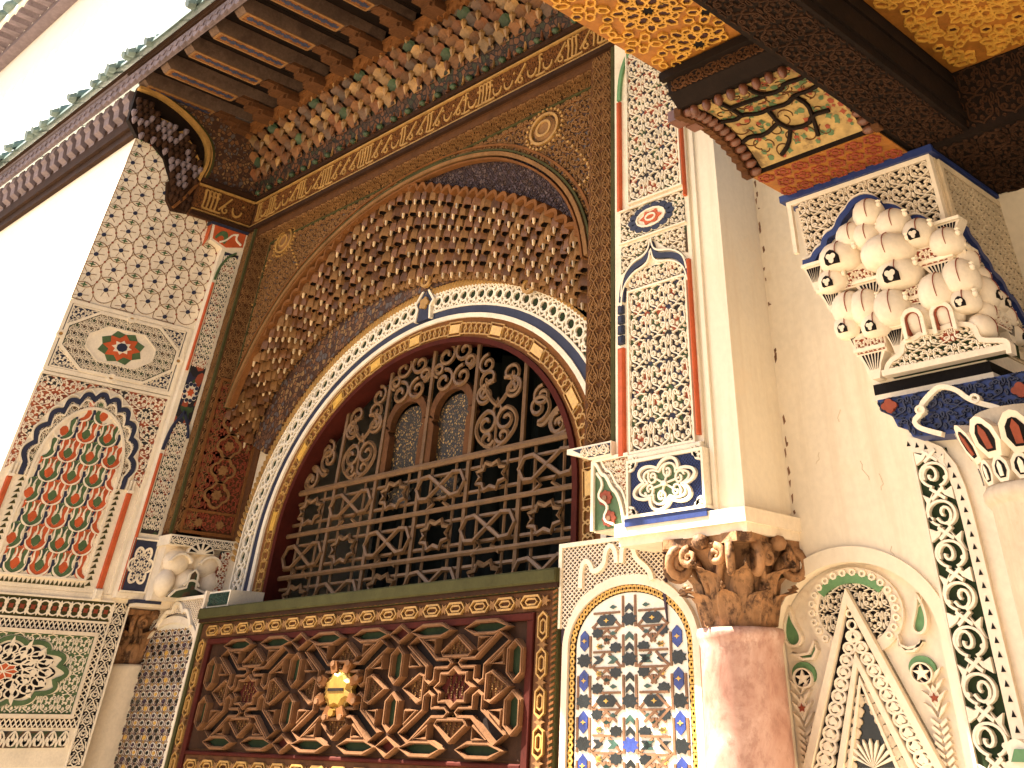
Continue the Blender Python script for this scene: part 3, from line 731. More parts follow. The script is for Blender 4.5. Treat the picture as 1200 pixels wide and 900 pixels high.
MB().box(XJR, XJR+.05, YF+.02, YB+.02, 2.395, 3.3).build('jamb_panel', 'wood_brown', arch)

# ================================================================== PLASTER ARCH BANDS round the window
band = thing('plaster_arch', 'white openwork plaster arch with navy stripe round the grille', 'arch')
def eb(a): return .80+(a-1.22)*.70
def aband(a0, a1, w0, w1, mt, name, y=YB, zb=2.03): 
    A0, A1 = ell(a0, eb(a0), 2.36, zb), ell(a1, eb(a1), 2.36, zb)
    return MB().ring(FF(0, y, 0), A0, A1, w0, w1, closed=False).build(name, mt, band)
aband(1.222, 1.255, -.115, .022, 'wood_red', 'inner_bead')
aband(1.255, 1.40, -.05, .006, 'wood_mould', 'lattice_band')
aband(1.40, 1.432, -.02, .020, 'stucco', 'cream_fillet')
aband(1.432, 1.488, -.02, .012, 'navy_paint', 'navy_stripe')
aband(1.488, 1.505, -.02, .018, 'stucco', 'thin_fillet')
aband(1.505, 1.635, -.02, .005, 'arab_green', 'floral_ground')
aband(1.635, 1.648, -.02, .020, 'stucco', 'thin_fillet')
def along(a, n, zb=2.06):
    P = resample(ell(a, eb(a), 2.36, zb, 120), n); T = np.gradient(P, axis=0); T /= np.linalg.norm(T, axis=1)[:, None]
    return P, T
# openwork of the floral band: interlaced rings
m = MB(); P, T = along(1.572, 60)
for i, (p, q) in enumerate(zip(P, T)):
    N = np.array([-q[1], q[0]])
    def loc(s, n_): return p+q*s+N*n_*.95
    m.ribbon(FF(0, YB-.004, 0), np.array([loc(.034*math.cos(a), .03*math.sin(a)) for a in np.linspace(0, 6.283, 13)[:-1]]), .010, 0, .014, closed=True)
    for sn in (-1, 1): m.ribbon(FF(0, YB-.004, 0), np.array([loc(-.03, sn*.03), loc(0., sn*.055), loc(.03, sn*.03)]), .009, 0, .013)
    for sn in (-1, 1): m.ribbon(FF(0, YB-.004, 0), np.array([loc(.02, sn*.018), loc(.045, sn*.05), loc(.07, sn*.018)]), .012, 0, .014)
    m.prism(FF(0, YB-.004, 0), [loc(-.034, .0), loc(-.045, .02), loc(-.052, 0), loc(-.045, -.02)], 0, .013)
m.build('openwork', 'stucco', band, kind='stuff')
P, T = along(1.572, 60); m = MB()
for i in range(0, 60): m.prism(FF(P[i][0], YB-.004, P[i][1]), star(5, .022, .012, i), 0, .006)
m.build('blossoms', 'green_dark', band, kind='stuff')
# strap lattice with gilt cartouches
m = MB(); P, T = along(1.32, 88)
for i, (p, q) in enumerate(zip(P, T)):
    if i % 8 in (0, 1): continue
    m.ribbon(FF(0, YB-.006, 0), ngon(6, .035, math.atan2(q[1], q[0]), p[0], p[1], .9), .008, 0, .010, closed=True)
m.build('strap_lattice', 'wood_gold', band, kind='stuff')
for i in range(0, 88, 8):
    p, q = (P[i]+P[min(i+1, 87)])/2, T[i]; N = np.array([-q[1], q[0]])
    r = [p+q*a+N*b for a, b in ((-.045, -.022), (.045, -.022), (.045, .022), (-.045, .022))]
    MB().prism(FF(0, YB-.006, 0), r, 0, .012).build('cartouche', 'glaze_gold', band)
    MB().ribbon(FF(0, YB-.006, 0), np.array([p+q*a+N*b for a, b in ((-.058, -.036), (.058, -.036), (.058, .036), (-.058, .036))]), .007, 0, .011, closed=True).build('cartouche_border', 'wood_gold', band)
# rope moulding
m = MB(); P, T = along(1.672, 150, 2.30)
for p, q in zip(P, T):
    if p[0] > XJR-.3 and p[1] < 2.6: continue
    N = np.array([-q[1], q[0]]); m.tube([(*(p-N*.02-q*.008),), (*(p+q*.004),), (*(p+N*.02+q*.012),)] and [(a[0], YB-.02, a[1]) for a in (p-N*.022-q*.008, p+q*.002, p+N*.022+q*.012)], [.009, .012, .009], 5)
m.build('rope_moulding', 'wood_gold', band, kind='stuff')
# keystone palmette
p = onY(502, 362, YB); fr = FF(p[0], YB-.01, p[2], 1, .8)
kk = MB().prism(fr, [(-.07, -.09), (.07, -.09), (.06, 0), (.085, .04), (.04, .10), (0, .16), (-.04, .10), (-.085, .04), (-.06, 0)], 0, .02).build('keystone', 'navy_paint', band)
MB().ribbon(fr, [(-.07, -.09), (-.06, 0), (-.085, .04), (-.04, .10), (0, .16), (.04, .10), (.085, .04), (.06, 0), (.07, -.09)], .016, .0, .028).build('rim', 'stucco', kk)
MB().prism(fr, rose(5, .045, .3, 30, 0, .03), .0, .032).build('palmette', 'wood_gold', kk)

# ================================================================== WINDOW GRILLE
gr = thing('window_grille', 'wrought iron grille of scrolls and star lattice in the arched window', 'grille')
ZM = 2.585; GX = [-5.41, -5.03, -4.615, -4.22, -3.81]
GX = [onY(u, v, YG)[0] for u, v in ((394, 568), (440, 558), (495, 547), (549, 536), (612, 521))]
gp = (GX[-1]-GX[0])/4; gx0 = GX[0]; GXA = [gx0+gp*i for i in range(-1, 6)]
ZROWS = [ZM, ZM-.206, ZM-.400]; zp = .203
def halfw(z): 
    if z <= 2.36: return 1.22
    q = (z-2.36)/.80; return 1.22*math.sqrt(max(0, 1-q*q))
def topz(x): q = (x-XC)/1.22; return 2.36+.80*math.sqrt(max(0, 1-q*q))
RB = .011
for x in GXA:
    if abs(x-XC) < 1.2: MB().tube([(x, YG, 2.02), (x, YG, topz(x)+.01)], .0145, 6).build('bar', 'iron', gr)
for i, z in enumerate(ZROWS):
    h = halfw(z); MB().tube([(XC-h, YG-.012, z), (XC+h, YG-.012, z)], .016 if i == 0 else .012, 6).build('bar', 'iron', gr)
for x in GXA[:-1]+[GXA[-1]]:
    for f in (.25, .75):
        xx = x+gp*f
        if abs(xx-XC) < 1.2: MB().tube([(xx, YG+.004, 2.03), (xx, YG+.004, min(ZM, topz(xx)))], .009, 5).build('thin_bar', 'iron', gr)
for z in ZROWS+[ZM-.6]:
    for f in (.25, .75):
        zz = z-zp*f
        if zz > 2.02: h = halfw(zz); MB().tube([(XC-h, YG+.008, zz), (XC+h, YG+.008, zz)], .009, 5).build('thin_bar', 'iron', gr)
# star knots in the cells
kn = [MB(), MB()]
S = .80*gp
P8 = star(8, gp*.30, gp*.215, math.pi/8, 0, 0, .52); kn[0].tube([(a, -.014, b) for a, b in P8], .0115, 5, closed=True)
for s in (1, -1):
    kn[1].tube([(a*gp, -.014, b*gp*.52*s) for a, b in ((-.5, -.02), (-.40, .22), (-.24, .24), (0, 0), (.24, -.24), (.40, -.22), (.5, .02))], .0115, 5)
    kn[1].tube([(a*gp*s, -.012, b*gp*.52) for a, b in ((-.25, -.5), (-.10, -.36), (-.2, -.2), (0, 0))], .0105, 5)
kn = [q.mesh('star_knot', 'iron') for q in kn]
for j in range(3):
    for i in range(6):
        x = GXA[i]+gp*.5; z = ZROWS[j]-zp*.5
        if abs(x-XC) < 1.12: link(kn[(i+j+ (0)) % 2], 'star_knot', gr, loc=(x, YG, z))
# scrollwork bays of the lunette
def tube2(P, r=.0115): return MB().tube([(p[0], YG-.006, p[1]) for p in P], r, 5)
AV = .70
def sq(P, cx, cz): P = np.asarray(P, float); return np.stack([cx+P[:, 0], cz+P[:, 1]*AV], 1)
def scroll_bay(x0, x1, s, up=0):
    cx = (x0+x1)/2; w = (x1-x0)/2; zt = topz(cx)-.04; z = ZM+.06+up; k_ = 0
    while z < zt and k_ < 7:
        sg = s if k_ % 2 == 0 else -s; r = w*.46
        for q, (ox, oz, a0, tn) in enumerate(((-.45*sg*w, .0, 90, 1.35), (.42*sg*w, .09, 270, 1.35))):
            if z+oz < topz(cx+ox)-.03:
                P = spiral(0, 0, r, .018, a0, tn*(-sg), 26); tube2(sq(P, cx+ox, z+oz)).build('scroll', 'iron', gr)
        if z+.1 < topz(cx)-.02: tube2(sq(bez([(-.45*sg*w, r), (-.1*sg*w, r*1.5), (.1*sg*w, -r*.4), (.42*sg*w, .12-r)], 12), cx, z)).build('stem', 'iron', gr)
        z += .150; k_ += 1
def heart_bay(x0, x1):
    cx = (x0+x1)/2; w = (x1-x0)/2; z = ZM+.05
    for q in range(3):
        if z+.2 > topz(cx)+.05: break
        for sg in (-1, 1):
            P = cat(bez([(0, -.06), (sg*w*1.0, .02), (sg*w*.95, .16), (sg*w*.35, .20)], 14), spiral(sg*w*.38, .12, .08, .016, 90, -sg*-1.2 if sg > 0 else -1.2, 18))
            tube2(sq(P, cx, z)).build('scroll', 'iron', gr)
            P = bez([(0, .22), (sg*w*.5, .30), (sg*w*.75, .42), (sg*w*.2, .40)], 12); tube2(sq(P, cx, z)).build('leaf_loop', 'iron', gr)
            P = spiral(sg*w*.3, .02, .055, .014, 200 if sg > 0 else -20, sg*1.1, 14); tube2(sq(P, cx, z)).build('scroll', 'iron', gr)
        tube2(sq(spiral(0, .33, .05, .012, 90, 1.2, 14), cx-w*.55, z), .010).build('scroll', 'iron', gr); tube2(sq(spiral(0, .33, .05, .012, 90, -1.2, 14), cx+w*.55, z), .010).build('scroll', 'iron', gr)
        tube2(sq([(0, -.06), (0, .12), (-.03, .2), (0, .27), (.03, .2), (0, .12)], cx, z), .008).build('bud', 'iron', gr); z += .30
bays = list(zip(GXA[:-1], GXA[1:]))
for i, (a, b_) in enumerate(bays):
    if i == 2 or i == 3: continue
    if i in (1, 4): heart_bay(a, b_)
    if i in (1, 4): tube2(sq(spiral(0, 0, .07, .015, 90, 1.3, 20), (a+b_)/2-.1, ZM+.56)).build('scroll', 'iron', gr)
    if i in (1, 4): scroll_bay(a, b_, 1 if i == 1 else -1, .36)
    if i in (1, 4): continue
    scroll_bay(max(a, XC-1.2), min(b_, XC+1.2), 1 if i < 3 else -1)
for i in (1, 4):
    cx = (GXA[i]+GXA[i+1])/2
    for q, zz in enumerate((.27, .345, .42, .49)):
        for sg in (-1, 1):
            x = cx+sg*gp*(.27 if q % 2 == 0 else .22)
            if ZM+zz+.05 < topz(x): tube2(sq(spiral(0, 0, .075, .016, 270 if q % 2 else 90, sg*(1.3 if q % 2 else -1.3), 20), x, ZM+zz), .0105).build('scroll', 'iron', gr)
for i in (0, 5):
    for q, (dx_, zz) in enumerate(((.14, .20), (.10, .29), (.26, .06), (.30, .14))):
        x = GXA[1]-dx_ if i == 0 else GXA[5]+dx_
        if abs(x-XC) < 1.15 and ZM+zz+.05 < topz(x): tube2(sq(spiral(0, 0, .07, .016, 90, 1.3 if i else -1.3, 20), x, ZM+zz), .0105).build('scroll', 'iron', gr)
# twin arched shutters behind the scrolls
for i, (x0, x1) in enumerate(((GXA[2], GXA[3]), (GXA[3], GXA[4]))):
    cx = (x0+x1)/2; w = gp*.40; zt = ZM+.21
    lf = MB().prism(FF(cx, YG+.05, ZM), [(-w, 0), (w, 0), (w, .20), *[(w*math.cos(a), .20+.13*math.sin(a)) for a in np.linspace(.1, 3.04, 12)], (-w, .20)], 0, .01).build('shutter', 'gold_mesh', gr)
    A = [(-w, 0), (-w, .19), (-w*1.15, .215), (-w*1.0, .235), *[(w*1.05*math.cos(a), .24+.13*math.sin(a)) for a in np.linspace(math.pi, 0, 14)], (w*1.0, .235), (w*1.15, .215), (w, .19), (w, 0)]
    MB().ribbon(FF(cx, YG+.03, ZM), A, .045, -.01, .03).build('arch_rim', 'wood_brown', lf)
    for q, zz in enumerate((.40, .465, .53)):
        if ZM+zz < topz(cx)-.03:
            for sg in (-1, 1): tube2(sq(spiral(sg*gp*(.2 if q != 1 else .34), 0, .085 if q != 1 else .05, .018, 90 if q != 1 else 270, sg*1.3, 22), cx, ZM+zz)).build('scroll', 'iron', gr)
    st = MB().prism(FF(cx, YG+.03, ZM-zp*.5), star(8, gp*.31, gp*.22, math.pi/8, 0, 0, .52), 0, .006).build('star_pane', 'gold_mesh', gr)
# ================================================================== PAINTED PLASTER OF THE SIDE WALL
FW = FL(XL, 0, 0)
KV = .72
# ---- upper field: thin interlaced circles with dots
up = thing('dotted_lattice_panel', 'pale plaster panel of thin interlaced circles with small navy dots', 'wall panel')
MB().fbox(FW, 1.985, 2.84, 3.53, 4.64, 0, .006).build('ground', 'stucco', up)
pu, pv = .145, .128
m = MB(); d1 = MB(); d2 = MB(); d3 = MB()
for i in range(-1, 7):
    for j in range(-1, 10):
        u = 2.03+i*pu; v = 3.56+j*pv+(i % 2)*pv/2
        if not (1.99 < u < 2.83 and 3.535 < v < 4.63): continue
        C = arc(u, v, pu*.56, 0, 360, 25, pv*.62)[:-1]; ok = (C[:, 0] > 1.987) & (C[:, 0] < 2.838) & (C[:, 1] > 3.532) & (C[:, 1] < 4.638)
        if ok.all(): m.ribbon(FW, C, .0035, .006, .0085, closed=True)
        else:
            C = np.clip(C, [1.988, 3.534], [2.837, 4.637]); m.ribbon(FW, C, .0035, .006, .0085, closed=True)
        d1.prism(FW, ngon(8, .016, .2, u, v, .8), .006, .011)
        if u+pu/2 < 2.83:
            d2.prism(FW, star(4, .024, .008, 0, u+pu/2*0, min(v+pv/2, 4.63), .8), .006, .010)
            for s in (-1, 1): d3.prism(FW, ngon(5, .008, 0, u+pu/2, v+s*pv*.25, .8), .006, .010)
        for q in range(6):
            a = q*math.pi/3+.2; m.ribbon(FW, np.clip([(u+.02*math.cos(a), v+.016*math.sin(a)), (u+.055*math.cos(a), v+.045*math.sin(a))], [1.988, 3.534], [2.837, 4.637]), .003, .006, .008)
m.build('circle_lines', 'wood_carved', up, kind='stuff'); d1.build('navy_dots', 'navy_paint', up, kind='stuff'); d2.build('green_stars', 'green_paint', up, kind='stuff'); d3.build('red_dots', 'red_dull', up, kind='stuff')

# ---- framed panel with the eight pointed star
sp = thing('star_panel', 'framed plaster panel with red and green eight-pointed star in an octagon', 'wall panel')
u0, u1, v0, v1 = 1.985, 2.815, 3.12, 3.525; uc, vc = (u0+u1)/2, (v0+v1)/2
MB().fbox(FW, u0, u1, v0, v1-.001, 0, .007).build('ground', 'navy_paint', sp)
def rframe(mb, fr, a, b, c, d, w, w0, w1):
    mb.fbox(fr, a, b, c, c+w, w0, w1); mb.fbox(fr, a, b, d-w, d, w0, w1); mb.fbox(fr, a, a+w, c+w, d-w, w0, w1); mb.fbox(fr, b-w, b, c+w, d-w, w0, w1)
m = MB(); rframe(m, FW, u0, u1, v0, v1, .022, 0, .016); rframe(m, FW, u0+.03, u1-.03, v0+.024, v1-.024, .008, 0, .014); m.build('frame', 'stucco', sp)
oc = [(uc+.37*a, vc+.165*b) for a, b in ((-1, .35), (-.55, 1), (.55, 1), (1, .35), (1, -.35), (.55, -1), (-.55, -1), (-1, -.35))]
oct_in = inpoly(oc)
m = MB(); carve(m, FW, UA, u0+.04, u1-.04, v0+.034, v1-.034, 8, 5, .007, .013, lambda p: ~oct_in(p)); m.build('corner_scrolls', 'stucco', sp, kind='stuff')
MB().prism(FW, oc, .007, .010).build('octagon_ground', 'arab_green', sp)
m = MB(); m.ribbon(FW, np.array(oc), .020, .007, .018, closed=True, av=.8); m.build('octagon_frame', 'stucco', sp)
oc2 = [(uc+(a-uc)*.96, vc+(b-vc)*.95) for a, b in oc]; oc3 = [(uc+(a-uc)*.60, vc+(b-vc)*.60) for a, b in oc]
ip2, ip3 = inpoly(oc2), inpoly(oc3)
m = MB(); carve(m, FW, UB, uc-.36, uc+.36, vc-.16, vc+.16, 16, 7, .010, .015, lambda p: ip2(p) & ~ip3(p)); m.build('octagon_scrolls', 'stucco', sp, kind='stuff')
MB().ribbon(FW, np.array(oc3), .010, .01, .017, closed=True, av=.8).build('inner_frame', 'stucco', sp)
MB().prism(FW, oc3, .010, .012).build('star_ground', 'stucco', sp)
for n_, r, ri, mt, w in ((8, .155, .125, 'green_paint', .014), (8, .125, .085, 'red_paint', .017), (8, .066, .044, 'stucco', .020)):
    MB().prism(FW, star(n_, r, ri, math.pi/8 if r > .13 else 0, uc, vc, .62), .012, w).build('star', mt, sp)
MB().prism(FW, ngon(8, .036, .4, uc, vc, .7), .012, .023).build('star_heart', 'navy_paint', sp)
for a, b in ((0, 1), (0, -1), (1, 0), (-1, 0)):
    c = (uc+a*.392, vc+b*.172); ro_ = MB().ring(FW, ngon(14, .015, 0, c[0], c[1], .75), ngon(14, .030, 0, c[0], c[1], .75), 0, .022).build('loop', 'stucco', sp)
    MB().prism(FW, ngon(10, .012, 0, c[0], c[1], .75), 0, .018).build('bead', 'wood_gold', ro_)

# ---- big flowered arch panel
fp = thing('flowered_arch_panel', 'plaster arch panel of red, green and navy tulip interlace', 'wall panel')
u0, u1, v0, v1 = 1.985, 2.815, 2.115, 3.115; uc = 2.395
MB().fbox(FW, u0, u1, v0, v1, 0, .005).build('ground', 'stucco', fp)
zs = 2.66
def fa(a, b, n=60, lob=0, amp=0): 
    t = np.linspace(math.pi, 0, n); q = 1+amp*np.abs(np.sin(t*lob/2)) if lob else 1
    return np.stack([uc+a*np.cos(t)*q, zs+b*np.sin(t)*q], 1)
sc = fa(.300, .36, 133, 22, .10)
side = [(uc-.30, 2.60), *map(tuple, sc), (uc+.30, 2.60)]
m = MB(); m.ribbon(FW, side, .026, .005, .016, av=.9); m.build('navy_scallop', 'navy_paint', fp)
m = MB(); m.ribbon(FW, [(uc-.323, 2.60), *map(tuple, fa(.322, .386, 133, 22, .10)), (uc+.323, 2.60)], .008, .005, .018, av=.9)
m.ribbon(FW, [(uc-.278, 2.60), *map(tuple, fa(.277, .332, 133, 22, .10)), (uc+.278, 2.60)], .008, .005, .018, av=.9); m.build('scallop_lines', 'stucco', fp)
fld = [(uc-.255, 2.165), *map(tuple, fa(.255, .315, 40)), (uc+.255, 2.165)]; infld = inpoly(fld); insc = inpoly(side+[(uc+.3, 2.1), (uc-.3, 2.1)])
m = MB(); m.prism(FW, side+[], .005, .007); m.build('scallop_ground', 'arab_green', fp)
m = MB(); carve(m, FW, UB, uc-.33, uc+.33, 2.60, 3.08, 14, 12, .006, .012, lambda p: insc(p) & ~infld(p)); m.build('scallop_scrolls', 'stucco', fp, kind='stuff')
spd = [(u0+.015, 2.62), *[(p[0], p[1]) for p in fa(.352, .43, 40)], (u1-.012, 2.62), (u1-.012, v1-.015), (u0+.015, v1-.015)]
m = MB(); m.prism(FW, spd, .005, .0065); m.build('spandrel_ground', 'arab_red', fp)
m = MB(); carve(m, FW, UA, u0+.015, u1-.012, 2.62, v1-.015, 7, 6, .006, .012, inpoly(spd)); m.build('spandrel_scrolls', 'stucco', fp, kind='stuff')
m = MB(); m.fbox(FW, u0, u1, v1-.014, v1, 0, .014); m.fbox(FW, u1-.012, u1, v0, v1-.014, 0, .014); m.build('rim', 'stucco', fp)
m = MB(); m.prism(FW, fld, .005, .008); m.build('field_ground', 'stucco', fp)
m = MB(); m.ribbon(FW, fld, .016, .005, .017, closed=True, av=.9); m.build('field_rim', 'stucco', fp)
# zigzag margins
m = MB()
for s, uu in ((-1, uc-.283), (1, uc+.283)):
    for i in range(17):
        v = 2.14+i*.027; m.prism(FW, [(uu-.017, v), (uu+.017, v+.004), (uu+.004, v+.022)], .005, .008)
for i in range(22): uu = uc-.26+i*.0245; m.prism(FW, [(uu-.010, 2.133), (uu+.012, 2.133), (uu+.002, 2.155)], .005, .008)
m.build('zigzag', 'olive', fp, kind='stuff')
for uu, wdt in ((uc-.352, .030), (uc+.352, .034)):
    b_ = MB().fbox(FW, uu-wdt/2, uu+wdt/2, 2.135, 2.585, 0, .020, .005).build('red_bar', 'red_paint', fp)
    MB().fbox(FW, uu-wdt*.7, uu+wdt*.7, 2.085, 2.134, 0, .030, .006).build('foot', 'stucco', fp); MB().fbox(FW, uu-wdt*.6, uu+wdt*.6, 2.586, 2.60, 0, .026).build('cap', 'stucco', fp)
    MB().fbox(FW, uu-wdt*.5, uu-wdt*.2, 2.60, 2.65, 0, .022).build('cap_peg', 'stucco', fp); MB().fbox(FW, uu+wdt*.1, uu+wdt*.45, 2.60, 2.65, 0, .022).build('cap_peg', 'stucco', fp)
# tulips: coloured pieces, each its own object; cream strokes on top
def mk(poly, h=.004): return lambda mt: MB().prism(lambda p: np.stack([p[:, 2], p[:, 0], p[:, 1]], 1), poly, 0, h*.5, top=[(np.mean([q[0] for q in poly])+(a-np.mean([q[0] for q in poly]))*.93, np.mean([q[1] for q in poly])+(b-np.mean([q[1] for q in poly]))*.93) for a, b in poly], w2=h)
CU, CV = .130, .124
def sc_(P): return [(a*CU, b*CV) for a, b in P]
sl = [(-.06, -.47), (-.26, -.44), (-.43, -.28), (-.44, -.08), (-.35, .06), (-.43, .22), (-.40, .38), (-.28, .44), (-.16, .30), (-.20, .12), (-.22, -.06), (-.14, -.24), (.0, -.33)]
SH = {'petal_a': sc_(sl), 'petal_b': sc_([(-a, b) for a, b in sl[::-1]]),
      'heart': sc_([(0, -.29), (.11, -.22), (.18, -.08), (.12, .04), (0, .09), (-.12, .04), (-.18, -.08), (-.11, -.22)]),
      'kite': sc_([(0, .50), (.20, .40), (.12, .20), (0, .13), (-.12, .20), (-.20, .40)]),
      'comma_a': sc_([(.47, -.34), (.58, -.28), (.62, -.06), (.55, .12), (.46, .10), (.49, -.08), (.47, -.2)]),
      'comma_b': sc_([(.46, .18), (.54, .22), (.60, .36), (.53, .46), (.46, .44), (.48, .32)]),
      'dot': sc_(ngon(6, .05, 0, .36, .49)), 'bud': sc_([(.36, -.50), (.5, -.60), (.64, -.50), (.5, -.40)])}
for _k in SH:
    _c = np.mean(SH[_k], axis=0); SH[_k] = [tuple(_c+(np.array(q)-_c)*1.13) for q in SH[_k]]
cache = {}
def piece(nm, mt, loc):
    if (nm, mt) not in cache: cache[(nm, mt)] = mk(SH[nm])(mt).mesh('tile_piece', mt)
    link(cache[(nm, mt)], 'tile_piece', fp, loc=loc)
strokes = MB()
for i in range(-3, 4):
    for j in range(0, 9):
        u = uc+(i+.5*(j % 2))*CU*1.02-.02; v = 2.225+j*CV*.84
        red = (i+j) % 2 == 0; A, B = ('red_paint', 'green_paint') if red else ('green_paint', 'red_paint')
        for nm, mt in (('petal_a', A), ('petal_b', A), ('heart', B), ('kite', A if j % 2 else B), ('comma_a', 'navy_paint'), ('comma_b', 'red_paint' if red else 'navy_paint'), ('dot', 'navy_paint'), ('bud', 'navy_paint' if red else 'green_paint')):
            c = np.mean(SH[nm], axis=0)+np.array([u, v])
            if infld(np.array([c, c+np.array([.03, 0]), c-np.array([.03, 0])])).all(): piece(nm, mt, (XL+.008, u, v))
        for s in (-1, 1):
            for P in (bez([(s*.14, .44), (s*.02, .25), (s*.12, .08), (s*.19, -.02)], 9), bez([(s*.36, .42), (s*.42, .2), (s*.26, .1), (s*.40, -.10)], 9), bez([(0, -.46), (s*.2, -.44), (s*.42, -.36), (s*.44, -.1)], 9)):
                P = np.array([(u+a*CU, v+b*CV) for a, b in P])
                if infld(P).all(): strokes.ribbon(FW, P, .009, .008, .015, taper=(.5, 1.2, .6), av=.9)
strokes.build('cream_strokes', 'stucco', fp, kind='stuff')

# ---- band and lower medallion panel
lp = thing('medallion_panel', 'plaster panel with dark lobed medallion inside green scalloped frame', 'wall panel')
u0, u1 = 1.985, 2.86
MB().fbox(FW, u0, u1+.09, 1.42, 2.112, 0, .004).build('ground', 'stucco', lp)
bz = lp
MB().fbox(FW, u0, u1, 1.995, 2.08, .004, .006).build('band_ground', 'olive', lp)
m = MB()
for i in range(15):
    u = u0+.03+i*.058; v = 2.037
    m.ribbon(FW, arc(u, v, .032, 0, 360, 14, .030)[:-1], .007, .006, .013, closed=True, av=.8); m.prism(FW, leafp(u+.029, v, 90, .035, .02), .006, .012); m.prism(FW, leafp(u+.029, v, 270, .035, .02), .006, .012)
m.fbox(FW, u0, u1+.0, 2.08, 2.088, .004, .014); m.fbox(FW, u0, u1, 1.986, 1.995, .004, .014)
m.build('band_rings', 'stucco', lp, kind='stuff')
m = MB()
for i in range(15): m.prism(FW, star(4, .018, .010, .78, u0+.03+i*.058, 2.037, .8), .006, .010)
m.build('band_leaves', 'red_dull', lp, kind='stuff')
MB().fbox(FW, u0, u1, 1.948, 1.985, .004, .0055).build('lattice_ground', 'ink', lp)
MB().fbox(FW, 2.825, u1, 1.565, 1.947, .004, .0055).build('lattice_ground', 'ink', lp)
MB().fbox(FW, u0, u1, 1.565, 1.598, .004, .0056).build('lattice_ground', 'ink', lp)
m = MB(); carve(m, FW, UL, u0, u1, 1.948, 1.985, 34, 1, .005, .011); carve(m, FW, UL, 2.825, u1, 1.60, 1.947, 1, 14, .005, .011); carve(m, FW, UL, u0, u1, 1.565, 1.598, 34, 1, .005, .011); m.build('lattice', 'stucco', lp, kind='stuff')
m = MB(); rframe(m, FW, u0, 2.824, 1.60, 1.947, .016, .004, .020); m.build('frame', 'stucco_pale', lp)
MB().fbox(FW, u0+.016, 2.808, 1.616, 1.931, .004, .007).build('field', 'green_paint', lp)
uc2, vc2 = 2.38, 1.775
m = MB(); rl = rose(12, .365, .14, 120, uc2, vc2, .40); m.prism(FW, rl, .007, .010); m.build('medallion_ground', 'stucco', lp)
MB().ribbon(FW, rose(12, .335, .14, 120, uc2, vc2, .40), .024, .010, .016, closed=True, av=.8).build('green_scallop', 'green_paint', lp)
MB().prism(FW, rose(12, .275, .14, 120, uc2, vc2, .42), .010, .0125).build('dark_medallion', 'ink', lp)
im = inpoly(rose(12, .27, .14, 120, uc2, vc2, .42)); ir = inpoly(rl)
m = MB()
for ring_, nn, rr in ((0, 16, .215), (1, 12, .135)):
    for q in range(nn):
        a = q*2*math.pi/nn; c = (uc2+rr*math.cos(a), vc2+rr*.42*math.sin(a))
        m.ribbon(FW, arc(c[0], c[1], .036, 0, 360, 13, .019)[:-1], .008, .012, .019, closed=True, av=.7)
        m.prism(FW, leafp(c[0], c[1], math.degrees(a), .05, .022), .012, .019)
        m.ribbon(FW, bez([c, (uc2+rr*.8*math.cos(a+.3), vc2+rr*.34*math.sin(a+.3)), (uc2+rr*.6*math.cos(a+.2), vc2+rr*.26*math.sin(a+.2))], 6), .007, .012, .018, av=.7)
carve(m, FW, UA, u0+.02, 2.80, 1.62, 1.93, 9, 4, .007, .012, lambda p: ~ir(p)); m.build('medallion_scrolls', 'stucco', lp, kind='stuff')
MB().prism(FW, star(8, .075, .055, 0, uc2, vc2, .45), .0125, .021).build('star', 'red_paint', lp)
m = MB(); m.ribbon(FW, np.array(star(8, .078, .057, 0, uc2, vc2, .45)), .007, .012, .023, closed=True, av=.7)
for q in range(8): m.ribbon(FW, [(uc2, vc2), (uc2+.07*math.cos(q*.785+.4), vc2+.03*math.sin(q*.785+.4))], .005, .02, .024, av=.7)
m.build('star_lines', 'stucco', lp)
m = MB()
MB().fbox(FW, u0, u1-.03, 1.49, 1.552, .004, .0055).build('leaf_ground', 'arab_green', lp)
for i in range(13):
    u = u0+.035+i*.066
    for s in (-1, 0, 1): m.prism(FW, leafp(u, 1.495, 90+s*38, .055-.01*abs(s), .022), .005, .012)
    m.ribbon(FW, bez([(u-.033, 1.492), (u-.03, 1.54), (u, 1.55), (u, 1.552)], 6), .006, .005, .012); m.ribbon(FW, bez([(u+.033, 1.492), (u+.03, 1.54), (u, 1.55), (u, 1.552)], 6), .006, .005, .012)
m.build('leaf_row', 'stucco', lp, kind='stuff')
MB().fbox(FW, 2.868, 2.945, 1.42, 2.08, .004, .006).build('edge_ground', 'ink', lp)
m = MB(); carve(m, FW, UB, 2.87, 2.943, 1.42, 2.08, 1, 13, .006, .013); m.fbox(FW, 2.861, 2.868, 1.42, 2.08, .004, .016); m.fbox(FW, 2.945, 2.955, 1.42, 2.08, .004, .016); m.build('edge_scrolls', 'stucco', lp, kind='stuff')

